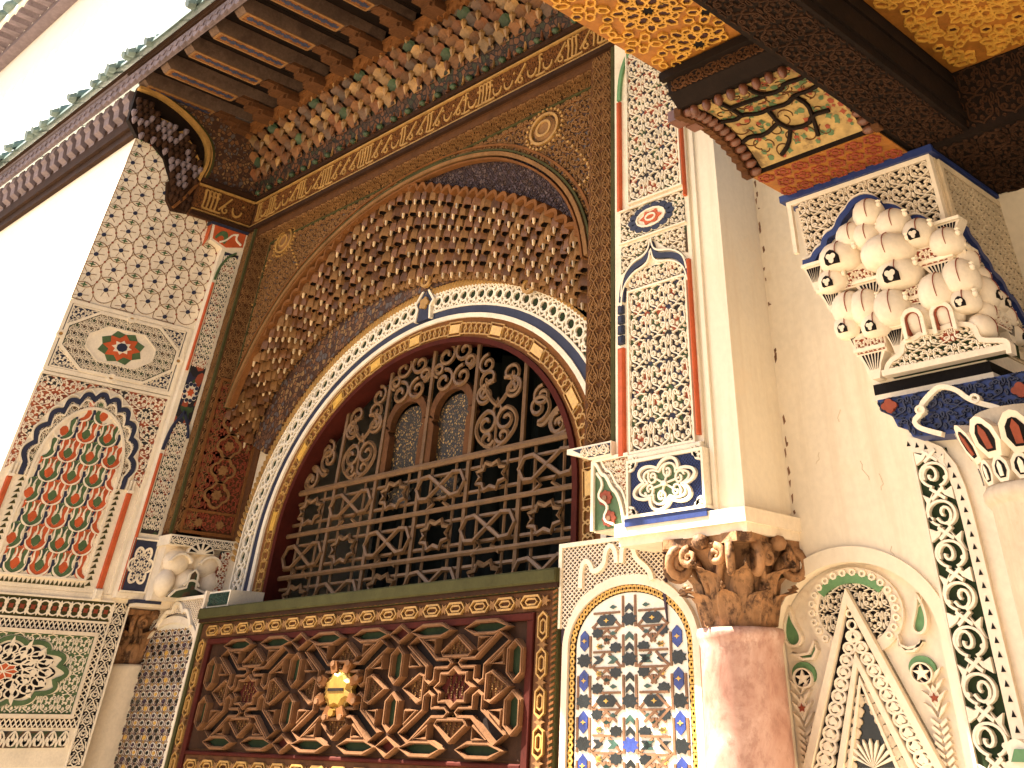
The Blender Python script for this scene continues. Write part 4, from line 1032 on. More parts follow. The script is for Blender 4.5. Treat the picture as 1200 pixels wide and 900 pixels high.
# ---- pilaster strip at the corner, its plaque and console
ps = thing('plaster_strip', 'narrow carved plaster strip with thin red bars beside the brown arch frame', 'pilaster')
MB().box(XL, XS, 2.835, 2.999, 2.10, 4.245).build('body', 'stucco', ps)
FP = FL(XS, 0, 0)
MB().fbox(FP, 2.865, 2.975, 2.40, 4.05, 0, .003).build('ground', 'arab_mix', ps)
m = MB(); carve(m, FP, UA, 2.868, 2.972, 2.42, 2.98, 2, 9, .003, .010); carve(m, FP, UA, 2.868, 2.972, 3.30, 4.03, 2, 11, .003, .010)
m.build('scrolls', 'stucco', ps, kind='stuff')
for v0_, v1_ in ((2.13, 2.80), (3.27, 3.83)): MB().fbox(FP, 2.838, 2.854, v0_, v1_, 0, .014, .004).build('red_bar', 'red_paint', ps)
MB().ribbon(FP, bez([(2.848, 3.85), (2.85, 3.98), (2.90, 4.03), (2.95, 4.06)], 10), .014, 0, .014).build('green_curve', 'green_paint', ps)
MB().ribbon(FP, bez([(2.846, 2.82), (2.85, 2.98), (2.90, 3.0), (2.915, 3.04)], 10), .018, 0, .015).build('navy_curve', 'navy_paint', ps)
MB().ribbon(FP, bez([(2.985, 2.90), (2.965, 2.98), (2.93, 3.0), (2.915, 3.04)], 8), .014, 0, .015).build('navy_curve', 'navy_paint', ps)
q = MB().prism(FP, rose(10, .058, .25, 60, 2.915, 3.15, 1.1), 0, .006).build('medallion', 'stucco', ps)
m = MB()
for i in range(10):
    a = i*.628; m.prism(FP, ngon(6, .013, 0, 2.915+.042*math.cos(a), 3.15+.048*math.sin(a), .9), 0, .010)
m.build('petals', 'navy_paint', q, kind='stuff'); MB().prism(FP, star(6, .026, .016, 0, 2.915, 3.15), 0, .012).build('heart', 'red_paint', q)
# pentagonal plaque at the top, standing out from the strip
pq = thing('corner_plaque', 'pentagonal plaque with red and green flower under the wooden bracket', 'plaque')
MB().prism(FL(XS, 0, 0), [(2.71, 4.235), (2.999, 4.235), (2.999, 4.10), (2.86, 4.06), (2.73, 4.10)], -.055, .004).build('body', 'stucco', pq)
MB().prism(FL(XS, 0, 0), [(2.73, 4.205), (2.985, 4.205), (2.985, 4.112), (2.86, 4.078), (2.742, 4.112)], .0, .007).build('red_ground', 'red_paint', pq)
m = MB(); m.ribbon(FP, bez([(2.76, 4.12), (2.80, 4.20), (2.86, 4.16), (2.83, 4.10)], 9), .04, .004, .012, taper=(.4, 1, .5)); m.build('leaf', 'green_paint', pq)
m = MB(); m.ribbon(FP, bez([(2.80, 4.10), (2.88, 4.13), (2.86, 4.19), (2.92, 4.18)], 9), .012, .004, .014); m.ribbon(FP, bez([(2.92, 4.19), (2.90, 4.13), (2.95, 4.14), (2.965, 4.12)], 9), .012, .004, .014); m.build('tendril', 'stucco', pq)
MB().box(XL-.0, XS+.018, 2.695, 2.999, 4.206, 4.234).build('blue_cap', 'navy_paint', pq)
m = MB(); m.prism(FF(0, 2.71, 0), [(-6.56, 4.205), (-6.50, 4.205), (-6.50, 4.10), (-6.545, 4.06)], 0, .004); m.build('red_side', 'red_paint', pq)
# console block under the strip
cb = thing('rosette_block', 'small plaster block with looped rosette under the carved strip', 'plaster block')
MB().fbox(FP, 2.84, 2.998, 2.125, 2.375, 0, .006).build('ground', 'navy_paint', cb)
m = MB(); m.ribbon(FP, rose(6, .075, .35, 60, 2.92, 2.25, 1.2), .010, .006, .014, closed=True); carve(m, FP, UA, 2.86, 2.98, 2.16, 2.34, 2, 3, .006, .012, inpoly(rose(6, .075, .35, 60, 2.92, 2.25, 1.2))); rframe(m, FP, 2.84, 2.998, 2.125, 2.375, .008, .0, .014); m.build('rosette', 'stucco', cb, kind='stuff')

# ---- white stalactite console carrying the left jamb
co = thing('white_console', 'white plaster stalactite console under the left foot of the brown arch', 'console')
MB().box(-6.62, -6.40, 3.0, 3.42, 2.095, 2.392).build('body', 'stucco_pale', co)
MB().box(-6.52, -6.345, 2.985, 3.42, 2.345, 2.394).build('shelf', 'stucco', co)
fr = FL(-6.345, 0, 0); m = MB(); m.fbox(fr, 2.995, 3.41, 2.35, 2.385, 0, .003); m.build('shelf_ground', 'ink', co)
m = MB(); carve(m, fr, UB, 2.995, 3.41, 2.35, 2.385, 7, 1, .003, .008); m.build('shelf_scrolls', 'stucco', co, kind='stuff')
m = MB(); fan = FL(-6.385, 3.20, 2.315)
f_ = MB().prism(fan, [*arc(0, 0, .085, 0, 180, 14, .055)], -.02, .05).build('fan_shell', 'stucco', co)
for a in range(15, 180, 30): m.prism(fan, [(.03*math.cos(math.radians(a)), .02*math.sin(math.radians(a))), (.078*math.cos(math.radians(a-9)), .05*math.sin(math.radians(a-9))), (.078*math.cos(math.radians(a+9)), .05*math.sin(math.radians(a+9)))], .05, .053)
m.build('slots', 'ink', f_, kind='stuff')
def bulb(name, par, c, rx, ry, rz, mt='stucco_pale', tipz=-.9):
    m = MB(); pr = [(.02, tipz), (.45, -.75), (.85, -.40), (1, 0), (.92, .42), (.62, .80), (.25, .98), (.02, 1.04)]
    n = 16; V = [(c[0]+rx*r*math.cos(6.2832*i/n), c[1]+ry*r*math.sin(6.2832*i/n), c[2]+rz*z) for r, z in pr for i in range(n)]
    m.add(V, [(j*n+i, j*n+(i+1) % n, (j+1)*n+(i+1) % n, (j+1)*n+i) for j in range(len(pr)-1) for i in range(n)]); return m.build(name, mt, par, True)
for (y, z, r) in ((3.09, 2.27, .085), (3.28, 2.27, .085), (3.05, 2.17, .06), (3.18, 2.18, .075), (3.33, 2.18, .07)):
    bulb('bulb', co, (-6.40, y, z), .06, r, .07)
m = MB()
for (y, z, r) in ((3.09, 2.25, .07), (3.28, 2.25, .07), (3.19, 2.15, .05)): m.ribbon(FL(-6.335, y, z), arc(0, 0, r, 20, 160, 12, r*.8), .010, -.05, .008)
m.build('ridges', 'stucco', co, kind='stuff')
MB().prism(FL(-6.345, 3.19, 2.11), [(-.12, 0), (.12, 0), (.09, .03), (.03, .045), (.025, .11), (0, .13), (-.025, .11), (-.03, .045), (-.09, .03)], -.03, .012).build('trefoil_panel', 'arab_green', co)
MB().ribbon(FL(-6.335, 3.19, 2.11), [(-.12, 0), (-.09, .03), (-.03, .045), (-.025, .11), (0, .13), (.025, .11), (.03, .045), (.09, .03), (.12, 0)], .010, -.01, .008).build('trefoil_rim', 'stucco', co)
MB().fbox(FL(-6.352, 0, 0), 3.34, 3.415, 2.11, 2.34, -.02, .004).build('red_panel', 'arab_red', co)
m = MB(); carve(m, FL(-6.348, 0, 0), UA, 3.34, 3.415, 2.11, 2.34, 1, 4, .0, .008); m.build('red_scrolls', 'stucco', co, kind='stuff')
# ================================================================== WOODEN DOOR PANEL
door = thing('strapwork_panel', 'carved wooden panel of interlaced geometric straps under the window', 'panel')
FD = FF(0, YZ, 0)
dx0, dx1, dz0, dz1 = -6.045, -3.20, 1.30, 2.0
MB().box(dx0, dx1, YZ, YZ+.05, 1.2, dz1).build('board', 'wood_brown', door)
MB().fbox(FD, dx0, dx1+.002, 2.001, 2.046, -.2, .045, .006).build('green_ledge', 'olive', door)
MB().fbox(FD, dx0, dx1+.002, 1.985, 2.0005, -.02, .03).build('ledge_moulding', 'wood_dark', door)
# borders: rope, gilt cartouche band, red fillet
def frame4(nm, a, b, mt, w0, w1, par=door):
    for (x0, x1, z0, z1) in ((dx0+a, dx1-a, dz1-b*.62-.0, dz1-a*.62), (dx0+a, dx0+b, 1.30, dz1-b*.62), (dx1-b, dx1-a, 1.30, dz1-b*.62)):
        MB().fbox(FD, x0, x1, z0, z1, w0, w1, .003).build(nm, mt, par)
frame4('rope_fillet', .0, .028, 'olive', 0, .020)
frame4('gilt_border', .030, .135, 'wood_brown', 0, .010)
frame4('red_fillet', .137, .175, 'wood_red', 0, .020)
m = MB()
for i in range(70): m.prism(FD, [(dx0+.03+i*.04, dz1-.016), (dx0+.045+i*.04, dz1-.016), (dx0+.055+i*.04, dz1-.002), (dx0+.04+i*.04, dz1-.002)], .018, .026)
for i in range(40): m.prism(FD, [(dx1-.026, 1.32+i*.017), (dx1-.003, 1.327+i*.017), (dx1-.003, 1.334+i*.017), (dx1-.026, 1.327+i*.017)], .018, .026)
m.build('rope_twist', 'wood_mould', door, kind='stuff')
ct = MB()
def cartm(vert):
    m = MB(); fr = FF(0, 0, 0)
    P = [(-.06, 0), (-.04, .018), (.04, .018), (.06, 0), (.04, -.018), (-.04, -.018)]
    if vert: P = [(b*1.35, a*.72) for a, b in P]
    m.ribbon(fr, P, .007, 0, .012, closed=True); m.ribbon(fr, [(a*.55, b*.5) for a, b in P], .006, 0, .010, closed=True); return m.mesh('cartouche', 'wood_gold')
ch, cv = cartm(False), cartm(True)
stq = MB().prism(FF(0, 0, 0), star(6, .028, .014, 0, 0, 0, .7), 0, .009).mesh('gilt_star', 'wood_carved')
for i in range(17):
    link(ch, 'cartouche', door, loc=(dx0+.16+i*.158, YZ-.010, dz1-.052)); link(stq, 'gilt_star', door, loc=(dx0+.24+i*.158, YZ-.010, dz1-.052))
for i in range(6):
    for x in (dx0+.083, dx1-.083): link(cv, 'cartouche', door, loc=(x, YZ-.010, 1.87-i*.108)); link(stq, 'gilt_star', door, loc=(x, YZ-.010, 1.816-i*.108))
# field: recessed ground, one piece object per inset, straps round each
fx0, fx1, fz0, fz1 = -5.80, -3.355, 1.495, 1.905
MB().fbox(FD, -5.868, -3.376, 1.474, 1.488, 0, .020, .004).build('bottom_rail', 'wood_red', door); MB().fbox(FD, -5.868, -3.376, 1.395, 1.473, 0, .010).build('gilt_border', 'wood_brown', door)
for i in range(16): link(ch, 'cartouche', door, loc=(-5.78+i*.158, YZ-.010, 1.437)); link(stq, 'gilt_star', door, loc=(-5.70+i*.158, YZ-.010, 1.437))
MB().fbox(FD, -5.868, -3.378, fz0, 1.8905, 0, .004).build('field', 'wood_dark', door)
CW, CH = .3975, .205
Yf = [(.06, .36), (.11, .425), (.31, .425), (.66, .80), (.82, .66), (.46, .32), (.46, .12), (.39, .06), (.32, .12), (.32, .295), (.11, .295)]
cell = []
for sx in (-1, 1):
    for sy in (-1, 1):
        cell.append(('fork', [(a*sx, b*sy) for a, b in Yf], 'wood_black', .006))
        cell.append(('triangle', [(sx*.35, sy*.73), (sx*.56, sy*.73), (sx*.35, sy*.54)], 'wood_brown', .008))
        cell.append(('triangle', [(sx*.75, sy*.53), (sx*.75, sy*.33), (sx*.56, sy*.33)], 'wood_brown', .008))
        cell.append(('hexagon', [(sx*a, sy*b) for a, b in ((.12, .87), (.28, .97), (.60, .97), (.78, .87), (.60, .78), (.28, .78))], 'green_dark', .008))
cell += [('star', star(8, .29, .22, 0), 'wood_red', .014)]
for a, b in ((1, 0), (-1, 0), (0, 1), (0, -1)):
    K = [(.0, .77), (.24, .53), (.20, .46), (-.20, .46), (-.24, .53)]
    cell.append(('kite', K if b == 1 else [(x, -y) for x, y in K] if b == -1 else [(y*a*1.08, x*.9) for x, y in K], 'wood_brown', .012))
INSN = [0]
def inset(nm, P, mt, h):
    INSN[0] += 1; e_ = .0007*(INSN[0] % 9)
    P = np.array([(a*CW, b*CH) for a, b in P])
    if (np.sum(P[:, 0]*np.roll(P[:, 1], -1)-np.roll(P[:, 0], -1)*P[:, 1])) < 0: P = P[::-1]
    c = P.mean(0); m = MB().prism(FF(0, 0, 0), c+(P-c)*.95, .0, .002, top=c+(P-c)*.84, w2=h); me = m.mesh(nm, mt)
    s = MB(); s.ribbon(FF(0, 0, 0), P, .016, .0, .028+e_, closed=True, av=.75); s.ribbon(FF(0, 0, 0), P, .006, .027, .034+e_, closed=True, av=.75)
    return me, s.mesh('strap', 'wood_strap'), c
cm_ = [(nm,)+inset(nm, P, mt, h) for nm, P, mt, h in cell]
vh = inset('hexagon', [(a, b) for a, b in ((0, .29), (.10, .17), (.10, -.17), (0, -.29), (-.10, -.17), (-.10, .17))], 'green_dark', .008)
bd = MB()
for i in range(18):
    for j in range(7): bd.lathe((-.055+.11*((i*7+j) % 11)/10, -.018, -.03+.06*((i*5+j*3) % 9)/8), [(.001, -.004), (.0045, 0), (.001, .004)], 5)
bdm = bd.mesh('studs', 'tip_gold')
for ci, cx in enumerate((-5.367, -4.5715, -3.776)):
    for nm, me, sm, c in cm_:
        if nm == 'star' and ci == 1: continue
        o = link(me, nm, door, loc=(cx, YZ-.004, 1.6995)); link(sm, 'strap', o)
        if nm in ('kite', 'star'):
            o2 = link(bdm, 'studs', o, 'stuff', loc=(c[0], 0, c[1]))
for bx in (-5.7645, -4.969, -4.174, -3.3785+.0):
    for s in (-1, 1):
        if 1:
            o = link(vh[0], 'hexagon', door, loc=(bx if bx < -3.4 else -3.417, YZ-.004, 1.6995+s*.36*CH)); link(vh[1], 'strap', o)
        P = inset('corner_lozenge', [(0, .14), (.17, 0), (0, -.14), (-.17, 0)], 'wood_red', .010) if bx == -5.7645 and s == -1 else None
        if P: cl_ = P
        if -5.75 < bx < -3.4:
            o = link(cl_[0], 'corner_lozenge', door, loc=(bx, YZ-.004, 1.6995+s*.86*CH)); link(cl_[1], 'strap', o)
# ---- brass collection plate with slot
bp = thing('brass_plate', 'star-shaped brass plate with a dark slot on the wooden strapwork', 'plate')
fr = FF(-4.5715, YZ-.02, 1.700, 1, .62)
MB().prism(fr, star(8, .135, .10, .39), 0, .014, top=star(8, .085, .068, .39), w2=.036).build('plate', 'brass', bp); MB().ribbon(fr, star(8, .128, .095, .39), .010, .0, .022, closed=True).build('plate_rim', 'brass', bp)
arm = []
for i in range(8):
    a = i*math.pi/4+math.pi/8; P = [(.10, -.022), (.155, -.026), (.172, 0), (.155, .026), (.10, .022)]
    R_ = [(x*math.cos(a)-y*math.sin(a), x*math.sin(a)+y*math.cos(a)) for x, y in P]
    MB().prism(fr, R_, .0, .032).build('arm', 'wood_mould', bp); MB().prism(fr, ngon(8, .016, 0, .155*math.cos(a), .155*math.sin(a)), .03, .038).build('arm_tip', 'wood_strap', bp)
MB().prism(fr, [(-.06, -.008), (.06, -.008), (.06, .008), (-.06, .008)], .02, .0395).build('slot', 'wood_black', bp)
MB().prism(fr, ngon(10, .02, 0, 0, -.12), .03, .046).build('stud', 'brass', bp)

# ================================================================== TILE PANELS
def glaze_tiles(th, fr, inside, cu, nrow, z0, du, dv, ncol):
    """rows of stars, hexagons and chevrons, each tile an object"""
    S = dv/du
    def mk_(P, mt, h=.004): return MB().prism(FF(0, 0, 0), P, 0, h).mesh('tile', mt)
    r = du*.18
    T = {}
    for mt in ('glaze_black', 'glaze_blue', 'glaze_green'):
        T['star', mt] = mk_(star(8, r, r*.72, math.pi/8, 0, 0, S*1.05), mt)
        T['hexh', mt] = mk_([(-.23*du, 0), (-.13*du, .14*dv), (.13*du, .14*dv), (.23*du, 0), (.13*du, -.14*dv), (-.13*du, -.14*dv)], mt)
        T['hexv', mt] = mk_([(0, .27*dv), (.095*du, .14*dv), (.095*du, -.14*dv), (0, -.27*dv), (-.095*du, -.14*dv), (-.095*du, .14*dv)], mt)
        for nm, d in (('chevu', 1), ('chevd', -1)): T[nm, mt] = mk_([(-.085*du, -.10*dv*d), (0, .0*dv), (.085*du, -.10*dv*d), (.085*du, .03*dv*d), (0, .14*dv*d), (-.085*du, .03*dv*d)][::d], mt)
        for nm, d in (('chevl', -1), ('chevr', 1)): T[nm, mt] = mk_([(-.10*du*d, -.10*dv), (.03*du*d, -.10*dv), (.13*du*d, 0), (.03*du*d, .10*dv), (-.10*du*d, .10*dv), (0, 0)][::d], mt)
        T['small', mt] = mk_(star(8, r*.78, r*.6, 0, 0, 0, S), mt)
        T['dart', mt] = mk_([(-.07*du, 0), (0, .06*dv), (.09*du, 0), (0, -.05*dv)], mt)
    T['gem', 'glaze_gold'] = MB().prism(FF(0, 0, 0), star(4, du*.062, du*.026, 0, 0, 0, S), .004, .0055).mesh('tile', 'glaze_gold')
    T['gold', 'glaze_gold'] = mk_(star(6, du*.085, du*.05, 0, 0, 0, S), 'glaze_gold')
    q = random.Random(11)
    def put(nm, mt, u, v):
        if inside(np.array([[u, v], [u+.03, v], [u-.03, v], [u, v+.02]])).all(): link(T[nm, mt], 'tile', th, loc=tuple(fr(np.array([[u, v, .003]]))[0]))
    L = MB()
    for j in range(nrow):
        v = z0+j*dv; hexrow = j % 2 == 0
        for i in range(-ncol, ncol+1):
            u = cu+i*du
            put('star', 'glaze_blue' if (i == 0 and j % 4 == 1) else 'glaze_black', u, v)
            if i < ncol:
                if hexrow: put('hexh', 'glaze_blue' if q.random() < .4 else 'glaze_black', u+du/2, v); put('gem', 'glaze_gold', u+du/2, v)
                else:
                    put('chevr', 'glaze_black', u+.30*du, v); put('chevr', 'glaze_green', u+.62*du, v) if i < 0 else (put('chevl', 'glaze_black', u+.70*du, v), put('chevl', 'glaze_green', u+.38*du, v))
            mt = 'glaze_green' if j % 2 else 'glaze_black'
            if i % 2 == 0: put('chevu', 'glaze_black', u, v+.28*dv); put('chevu', mt, u, v+.55*dv)
            else: put('hexv', 'glaze_blue', u, v+.5*dv); put('gem', 'glaze_gold', u, v+.5*dv)
            for s in (-1, 1):
                put('small', 'glaze_black', u+s*.30*du, v+(.30 if (j+i) % 2 else .68)*dv)
                put('gold', 'glaze_gold', u+s*.66*du, v+(.34 if (j+i) % 2 else .66)*dv) if i % 2 == 0 else None
                put('dart', 'glaze_green', u+s*.36*du, v+(.66 if (j+i) % 2 else .34)*dv); put('dart', 'glaze_green', u+s*.50*du, v+.5*dv)
            # straps
            for s in (-1, 1):
                for P in ([(u+s*.135*du, v-.2*dv), (u+s*.135*du, v+.62*dv)], [(u+s*.22*du, v+.2*dv), (u+s*.80*du, v+.2*dv)], [(u+s*.20*du, v-.16*dv), (u+s*.45*du, v+.16*dv)],
                          [(u+s*.17*du, v+.86*dv), (u+s*.55*du, v+.40*dv)], [(u+s*.46*du, v+.80*dv), (u+s*.72*du, v+.52*dv)], [(u+s*.47*du, v+.62*dv), (u+s*.47*du, v+.44*dv)], [(u+s*.25*du, v+.80*dv), (u+s*.60*du, v+.80*dv)]):
                    P = np.array(P)
                    if inside(P).all(): L.ribbon(fr, P, .0105, .0, .0065, av=.6)
    L.build('strap_lines', 'strap_line', th, kind='stuff')
zr = thing('right_tile_panel', 'arched zellige panel with black stars and blue hexagons beside the pink column', 'tile panel')
FZ = FF(0, YZ+.008, 0)
zc = -2.846; a_ = .305
A = archline(a_, .175, 1.80, 1.30, zc, 40); insA = inpoly([(zc-a_, 1.3), *map(tuple, A[1:-1]), (zc+a_, 1.3)])
MB().prism(FZ, [*map(tuple, A)], -.004, .003).build('ground', 'glaze_white', zr)
glaze_tiles(zr, FZ, inpoly([(zc-.262, 1.3), *map(tuple, archline(.262, .148, 1.80, 1.3, zc, 40)[1:-1]), (zc+.262, 1.3)]), zc, 5, 1.4355, .2275, .110, 1)
rb = MB().ring(FZ, archline(.272, .152, 1.80, 1.30, zc, 40), archline(a_, .175, 1.80, 1.30, zc, 40), 0, .005, closed=False).build('chain_border', 'ink', zr)
m = MB(); P, = (resample(archline(.288, .164, 1.80, 1.42, zc, 60), 74),)
for p in P: m.ring(FZ, ngon(6, .006, 0, p[0], p[1], .8), ngon(6, .0135, 0, p[0], p[1], .8), .004, .009)
m.build('chain_links', 'glaze_gold', rb, kind='stuff')
MB().ring(FZ, A, archline(.335, .205, 1.80, 1.30, zc, 40), -.004, .018, closed=False).build('plain_rim', 'stucco_pale', zr)
# fretted plaster above the right arch, with its stepped merlons
def fret(name, label, x0, x1, z0, z1, axc, ra, rbv, mer):
    th = thing(name, label, 'plaster screen')
    ia = inpoly([(axc-ra, 1.3), *map(tuple, archline(ra, rbv, 1.80 if x0 > -4 else 1.90, 1.3, axc, 40)[1:-1]), (axc+ra, 1.3)])
    zsp = 1.80 if x0 > -4 else 1.90
    outer_ = [(x0, zsp+.02), *[(p[0], p[1]) for p in archline(ra, rbv, zsp, zsp+.0, axc, 40)[1:-1] if x0 <= p[0] <= x1], (x1, zsp+.06), (x1, z1), (x0, z1)]
    MB().prism(FF(0, YZ, 0), outer_, -.01, .003).build('ground', 'purple_ink', th)
    m = MB(); nu = int((x1-x0)/.024); nv = int((z1-z0)/.0155)
    carve(m, FF(0, YZ, 0), UL, x0, x1, z0, z1, nu, nv, .003, .010, lambda p: ~ia(p)); m.build('lattice', 'stucco_pale', th, kind='stuff')
    m = MB(); m.fbox(FF(0, YZ, 0), x0-.012, x0+.006, z0, z1+.010, 0, .018); m.fbox(FF(0, YZ, 0), x0+.006, x1, z1-.004, z1+.010, 0, .018); m.build('border', 'stucco', th)
    for P in mer: MB().ribbon(FF(0, YZ, 0), smooth(P, 30, 2), .020, .0, .022, av=.8).build('merlon', 'stucco', th)
    return th
def mpt(L): return [onY(u, v, YZ)[[0, 2]] for u, v in L]
fret('right_fret_screen', 'plaster lattice with stepped merlons above the right tile arch', -3.195, -2.66, 1.86, 2.112, zc, .33, .200,
     [mpt([(684, 690), (685, 664), (691, 656), (697, 664), (698, 672), (712, 664), (713, 646), (719, 638), (725, 645), (726, 660)]), mpt([(732, 660), (733, 640), (739, 634), (746, 642), (748, 655), (765, 668), (768, 680)])])
# left tile panel
zl = thing('left_tile_panel', 'arched zellige panel of small dark lozenges beside the wooden strapwork', 'tile panel')
MB().box(-7.0, -6.045, YZ+.012, 3.6, 0, 2.095).build('backing', 'stucco_pale', zl)
zlc = -6.385; AL = archline(.30, .115, 1.885, 1.25, zlc, 40)
MB().prism(FZ, [*map(tuple, AL)], -.004, .003).build('ground', 'glaze_white', zl)
ial = inpoly([(zlc-.295, 1.25), *map(tuple, archline(.295, .11, 1.885, 1.25, zlc, 40)[1:-1]), (zlc+.295, 1.25)])
ov = [MB(), MB(), MB()]; ln = MB()
for j in range(26):
    for i in range(9):
        u = zlc-.30+(i+.5*(j % 2))*.075; v = 1.30+j*.0285
        if ial(np.array([[u-.02, v], [u+.02, v], [u, v+.012]])).all():
            big = j % 4 in (0, 1); kq = 0 if (i+j) % 3 else (1 if j % 2 else 2)
            ov[kq].prism(FZ, ngon(6, .019 if big else .014, 0 if j % 2 else .52, u, v, .55), .003, .008)
            ln.ribbon(FZ, ngon(6, .033, .52, u, v, .5), .0045, .003, .006, closed=True, av=.6)
            for s in (-1, 1):
                if ial(np.array([[u+s*.035, v+.012]]))[0]: ov[2 if j % 2 else 1].prism(FZ, ngon(3, .010, j, u+s*.036, v+.013, .6), .003, .007)
for q, mt in zip(ov, ('glaze_black', 'purple_ink', 'glaze_gold')): q.build('tiles', mt, zl, kind='stuff')
ln.build('strap_lines', 'strap_line', zl, kind='stuff')
MB().ring(FZ, AL, archline(.33, .145, 1.885, 1.25, zlc, 40), -.004, .018, closed=False).build('plain_rim', 'stucco_pale', zl)
fret('left_fret_screen', 'grey plaster lattice with stepped merlons above the left tile arch', -6.68, -6.06, 1.93, 2.10, zlc, .325, .14,
     [mpt([(186, 736), (190, 728), (195, 722), (199, 717), (206, 718), (207, 710), (213, 706), (217, 712), (217, 718), (222, 714), (225, 722), (226, 734)])])
MB().fbox(FF(0, YZ-.0, 0), -6.062, -6.040, 1.25, 2.125, -.01, .024).build('right_border', 'stucco_pale', zl)
# little dark green tile plaque beside the window foot
tp = thing('green_plaque', 'small dark green tile plaque at the left foot of the plaster arch', 'plaque')
x0, z0, x1, z1 = *onY(246, 716, YZ-.0)[[0, 2]], *onY(276, 699, YZ)[[0, 2]]
MB().box(-6.03, -5.80, YZ-.01, YZ+.2, 2.048, 2.118).build('body', 'stucco', tp)
MB().fbox(FF(0, YZ-.01, 0), -6.02, -5.81, 2.055, 2.110, 0, .004).build('tile', 'faience', tp)
m = MB(); carve(m, FF(0, YZ-.014, 0), UA, -6.015, -5.815, 2.057, 2.108, 4, 1, 0, .004); m.build('scrolls', 'glaze_green', tp, kind='stuff')

# ================================================================== COLUMNS
def column(name, label, cx, cy, group):
    th = thing(name, label, 'column', group); c = (cx, cy, 0); K = .80
    MB().lathe(c, [(r*K, z) for r, z in ((.180, 0), (.177, 1.0), (.170, 1.78), (.180, 1.80), (.186, 1.812), (.180, 1.826), (.150, 1.828))], 40).build('shaft', 'marble_pink' if cx > -4 else 'stucco_pale', th, True)
    cap = MB().lathe(c, [(r*K, z) for r, z in ((.150, 1.825), (.152, 1.86), (.158, 1.93), (.175, 1.99), (.215, 2.03), (.235, 2.04), (.001, 2.04))], 24).build('capital', 'capital_stone', th, True)
    ab = MB(); P = []
    for kq in range(4):
        a = kq*math.pi/2+math.pi/4
        for d in (-.10, .10): P.append((cx+.315*K*math.cos(a+d), cy+.315*K*math.sin(a+d)))
        a2 = a+math.pi/4
        P.append((cx+.205*K*math.cos(a2), cy+.205*K*math.sin(a2)))
    n = len(P); ab.add([(x, y, z) for z in (2.036, 2.062) for x, y in P], [tuple(range(n-1, -1, -1)), tuple(range(n, 2*n))]+[(i, (i+1) % n, n+(i+1) % n, n+i) for i in range(n)])
    ab.build('abacus', 'capital_stone', cap)
    def leaf(a, r0, z0, h, wd, curl):
        V = []; F = []; na, ntt = 7, 8
        for j in range(ntt):
            t = j/(ntt-1); ww = wd*K*(math.sin(math.pi*min(1, t*.8+.18))**.7)*(1+.12*math.sin(t*22))
            rr = r0*K+.03*t+curl*max(0, t-.55)**1.5*3.2; zz = z0+h*(t-.42*max(0, t-.72)**1.2*2)
            for i in range(na):
                s = -1+2*i/(na-1); r = rr-.014*abs(s)*abs(s)+.007*math.cos(s*9); V.append((cx+r*math.cos(a)-s*ww*math.sin(a), cy+r*math.sin(a)+s*ww*math.cos(a), zz-.012*abs(s)*t))
        for j in range(ntt-1):
            for i in range(na-1): F.append((j*na+i, j*na+i+1, (j+1)*na+i+1, (j+1)*na+i))
        o = len(V)
        for j in (ntt-1,):
            for i in range(na): x, y, z = V[j*na+i]; V.append((x-.012*math.cos(a), y-.012*math.sin(a), z+.012))
        for i in range(na-1): F.append(((ntt-1)*na+i, (ntt-1)*na+i+1, o+i+1, o+i))
        return MB().add(V, F)
    for i in range(8):
        a = i*math.pi/4+.39; leaf(a, .156, 1.832, .115, .058, .055).build('acanthus_leaf', 'capital_stone', cap, True)
        a = i*math.pi/4; leaf(a, .162, 1.86, .150, .055, .09).build('acanthus_leaf', 'capital_stone', cap, True)
    for kq in range(4):
        a = kq*math.pi/2+math.pi/4
        for sg in (-1, 1):                                        # corner volutes and the tendrils that feed them
            ax = a+sg*.16; ex = np.array([math.cos(ax), math.sin(ax), 0]); tx = np.array([-math.sin(a), math.cos(a), 0])*sg
            S_ = spiral(0, 0, .055, .008, 100, -1.7, 26); base = np.array([cx, cy, 1.992])+ex*.245*K
            MB().tube([base+ex*p[0]*.9+np.array([0, 0, p[1]*.78])+tx*.012 for p in S_], np.linspace(.017, .009, 26), 6).build('volute', 'capital_stone', cap, True)
            st = bez([(0, 0), (.05, .09), (.08, .10), (.10, .105)], 9)
            MB().tube([np.array([cx, cy, 1.915])+np.array([math.cos(a+sg*(.62-.42*j/8)), math.sin(a+sg*(.62-.42*j/8)), 0])*(.165+.075*j/8)*K+np.array([0, 0, st[j][1]]) for j in range(9)], np.linspace(.012, .018, 9), 6).build('tendril', 'capital_stone', cap, True)
        a2 = kq*math.pi/2
        for sg in (-1, 1):
            ax = a2+sg*.30; ex = np.array([-math.sin(a2), math.cos(a2), 0])*sg; base = np.array([cx+.228*K*math.cos(a2), cy+.228*K*math.sin(a2), 2.006])+ex*.058
            S_ = spiral(0, 0, .036, .006, 90, -1.5, 20)
            MB().tube([base+ex*p[0]+np.array([0, 0, p[1]*.7]) for p in S_], np.linspace(.013, .007, 20), 6).build('volute', 'capital_stone', cap, True)
        MB().lathe((cx+.235*K*math.cos(a2), cy+.235*K*math.sin(a2), 2.045), [(.001, -.024), (.022, -.018), (.032, 0), (.022, .016), (.001, .022)], 10).build('boss', 'capital_stone', cap, True)
    return th
column('marble_column', 'pink marble column with carved brown capital under the plain pier', -2.325, 3.15, None)
column('corner_column', 'slim pale column with dark carved capital beside the left tile panel', -6.79, 3.15, None)
bs = thing('blue_edged_slab', 'thin stone slab with navy edge over the corner column capital', 'slab')
MB().box(-7.0, -6.47, 2.945, 3.22, 2.066, 2.098).build('slab', 'stucco_pale', bs)
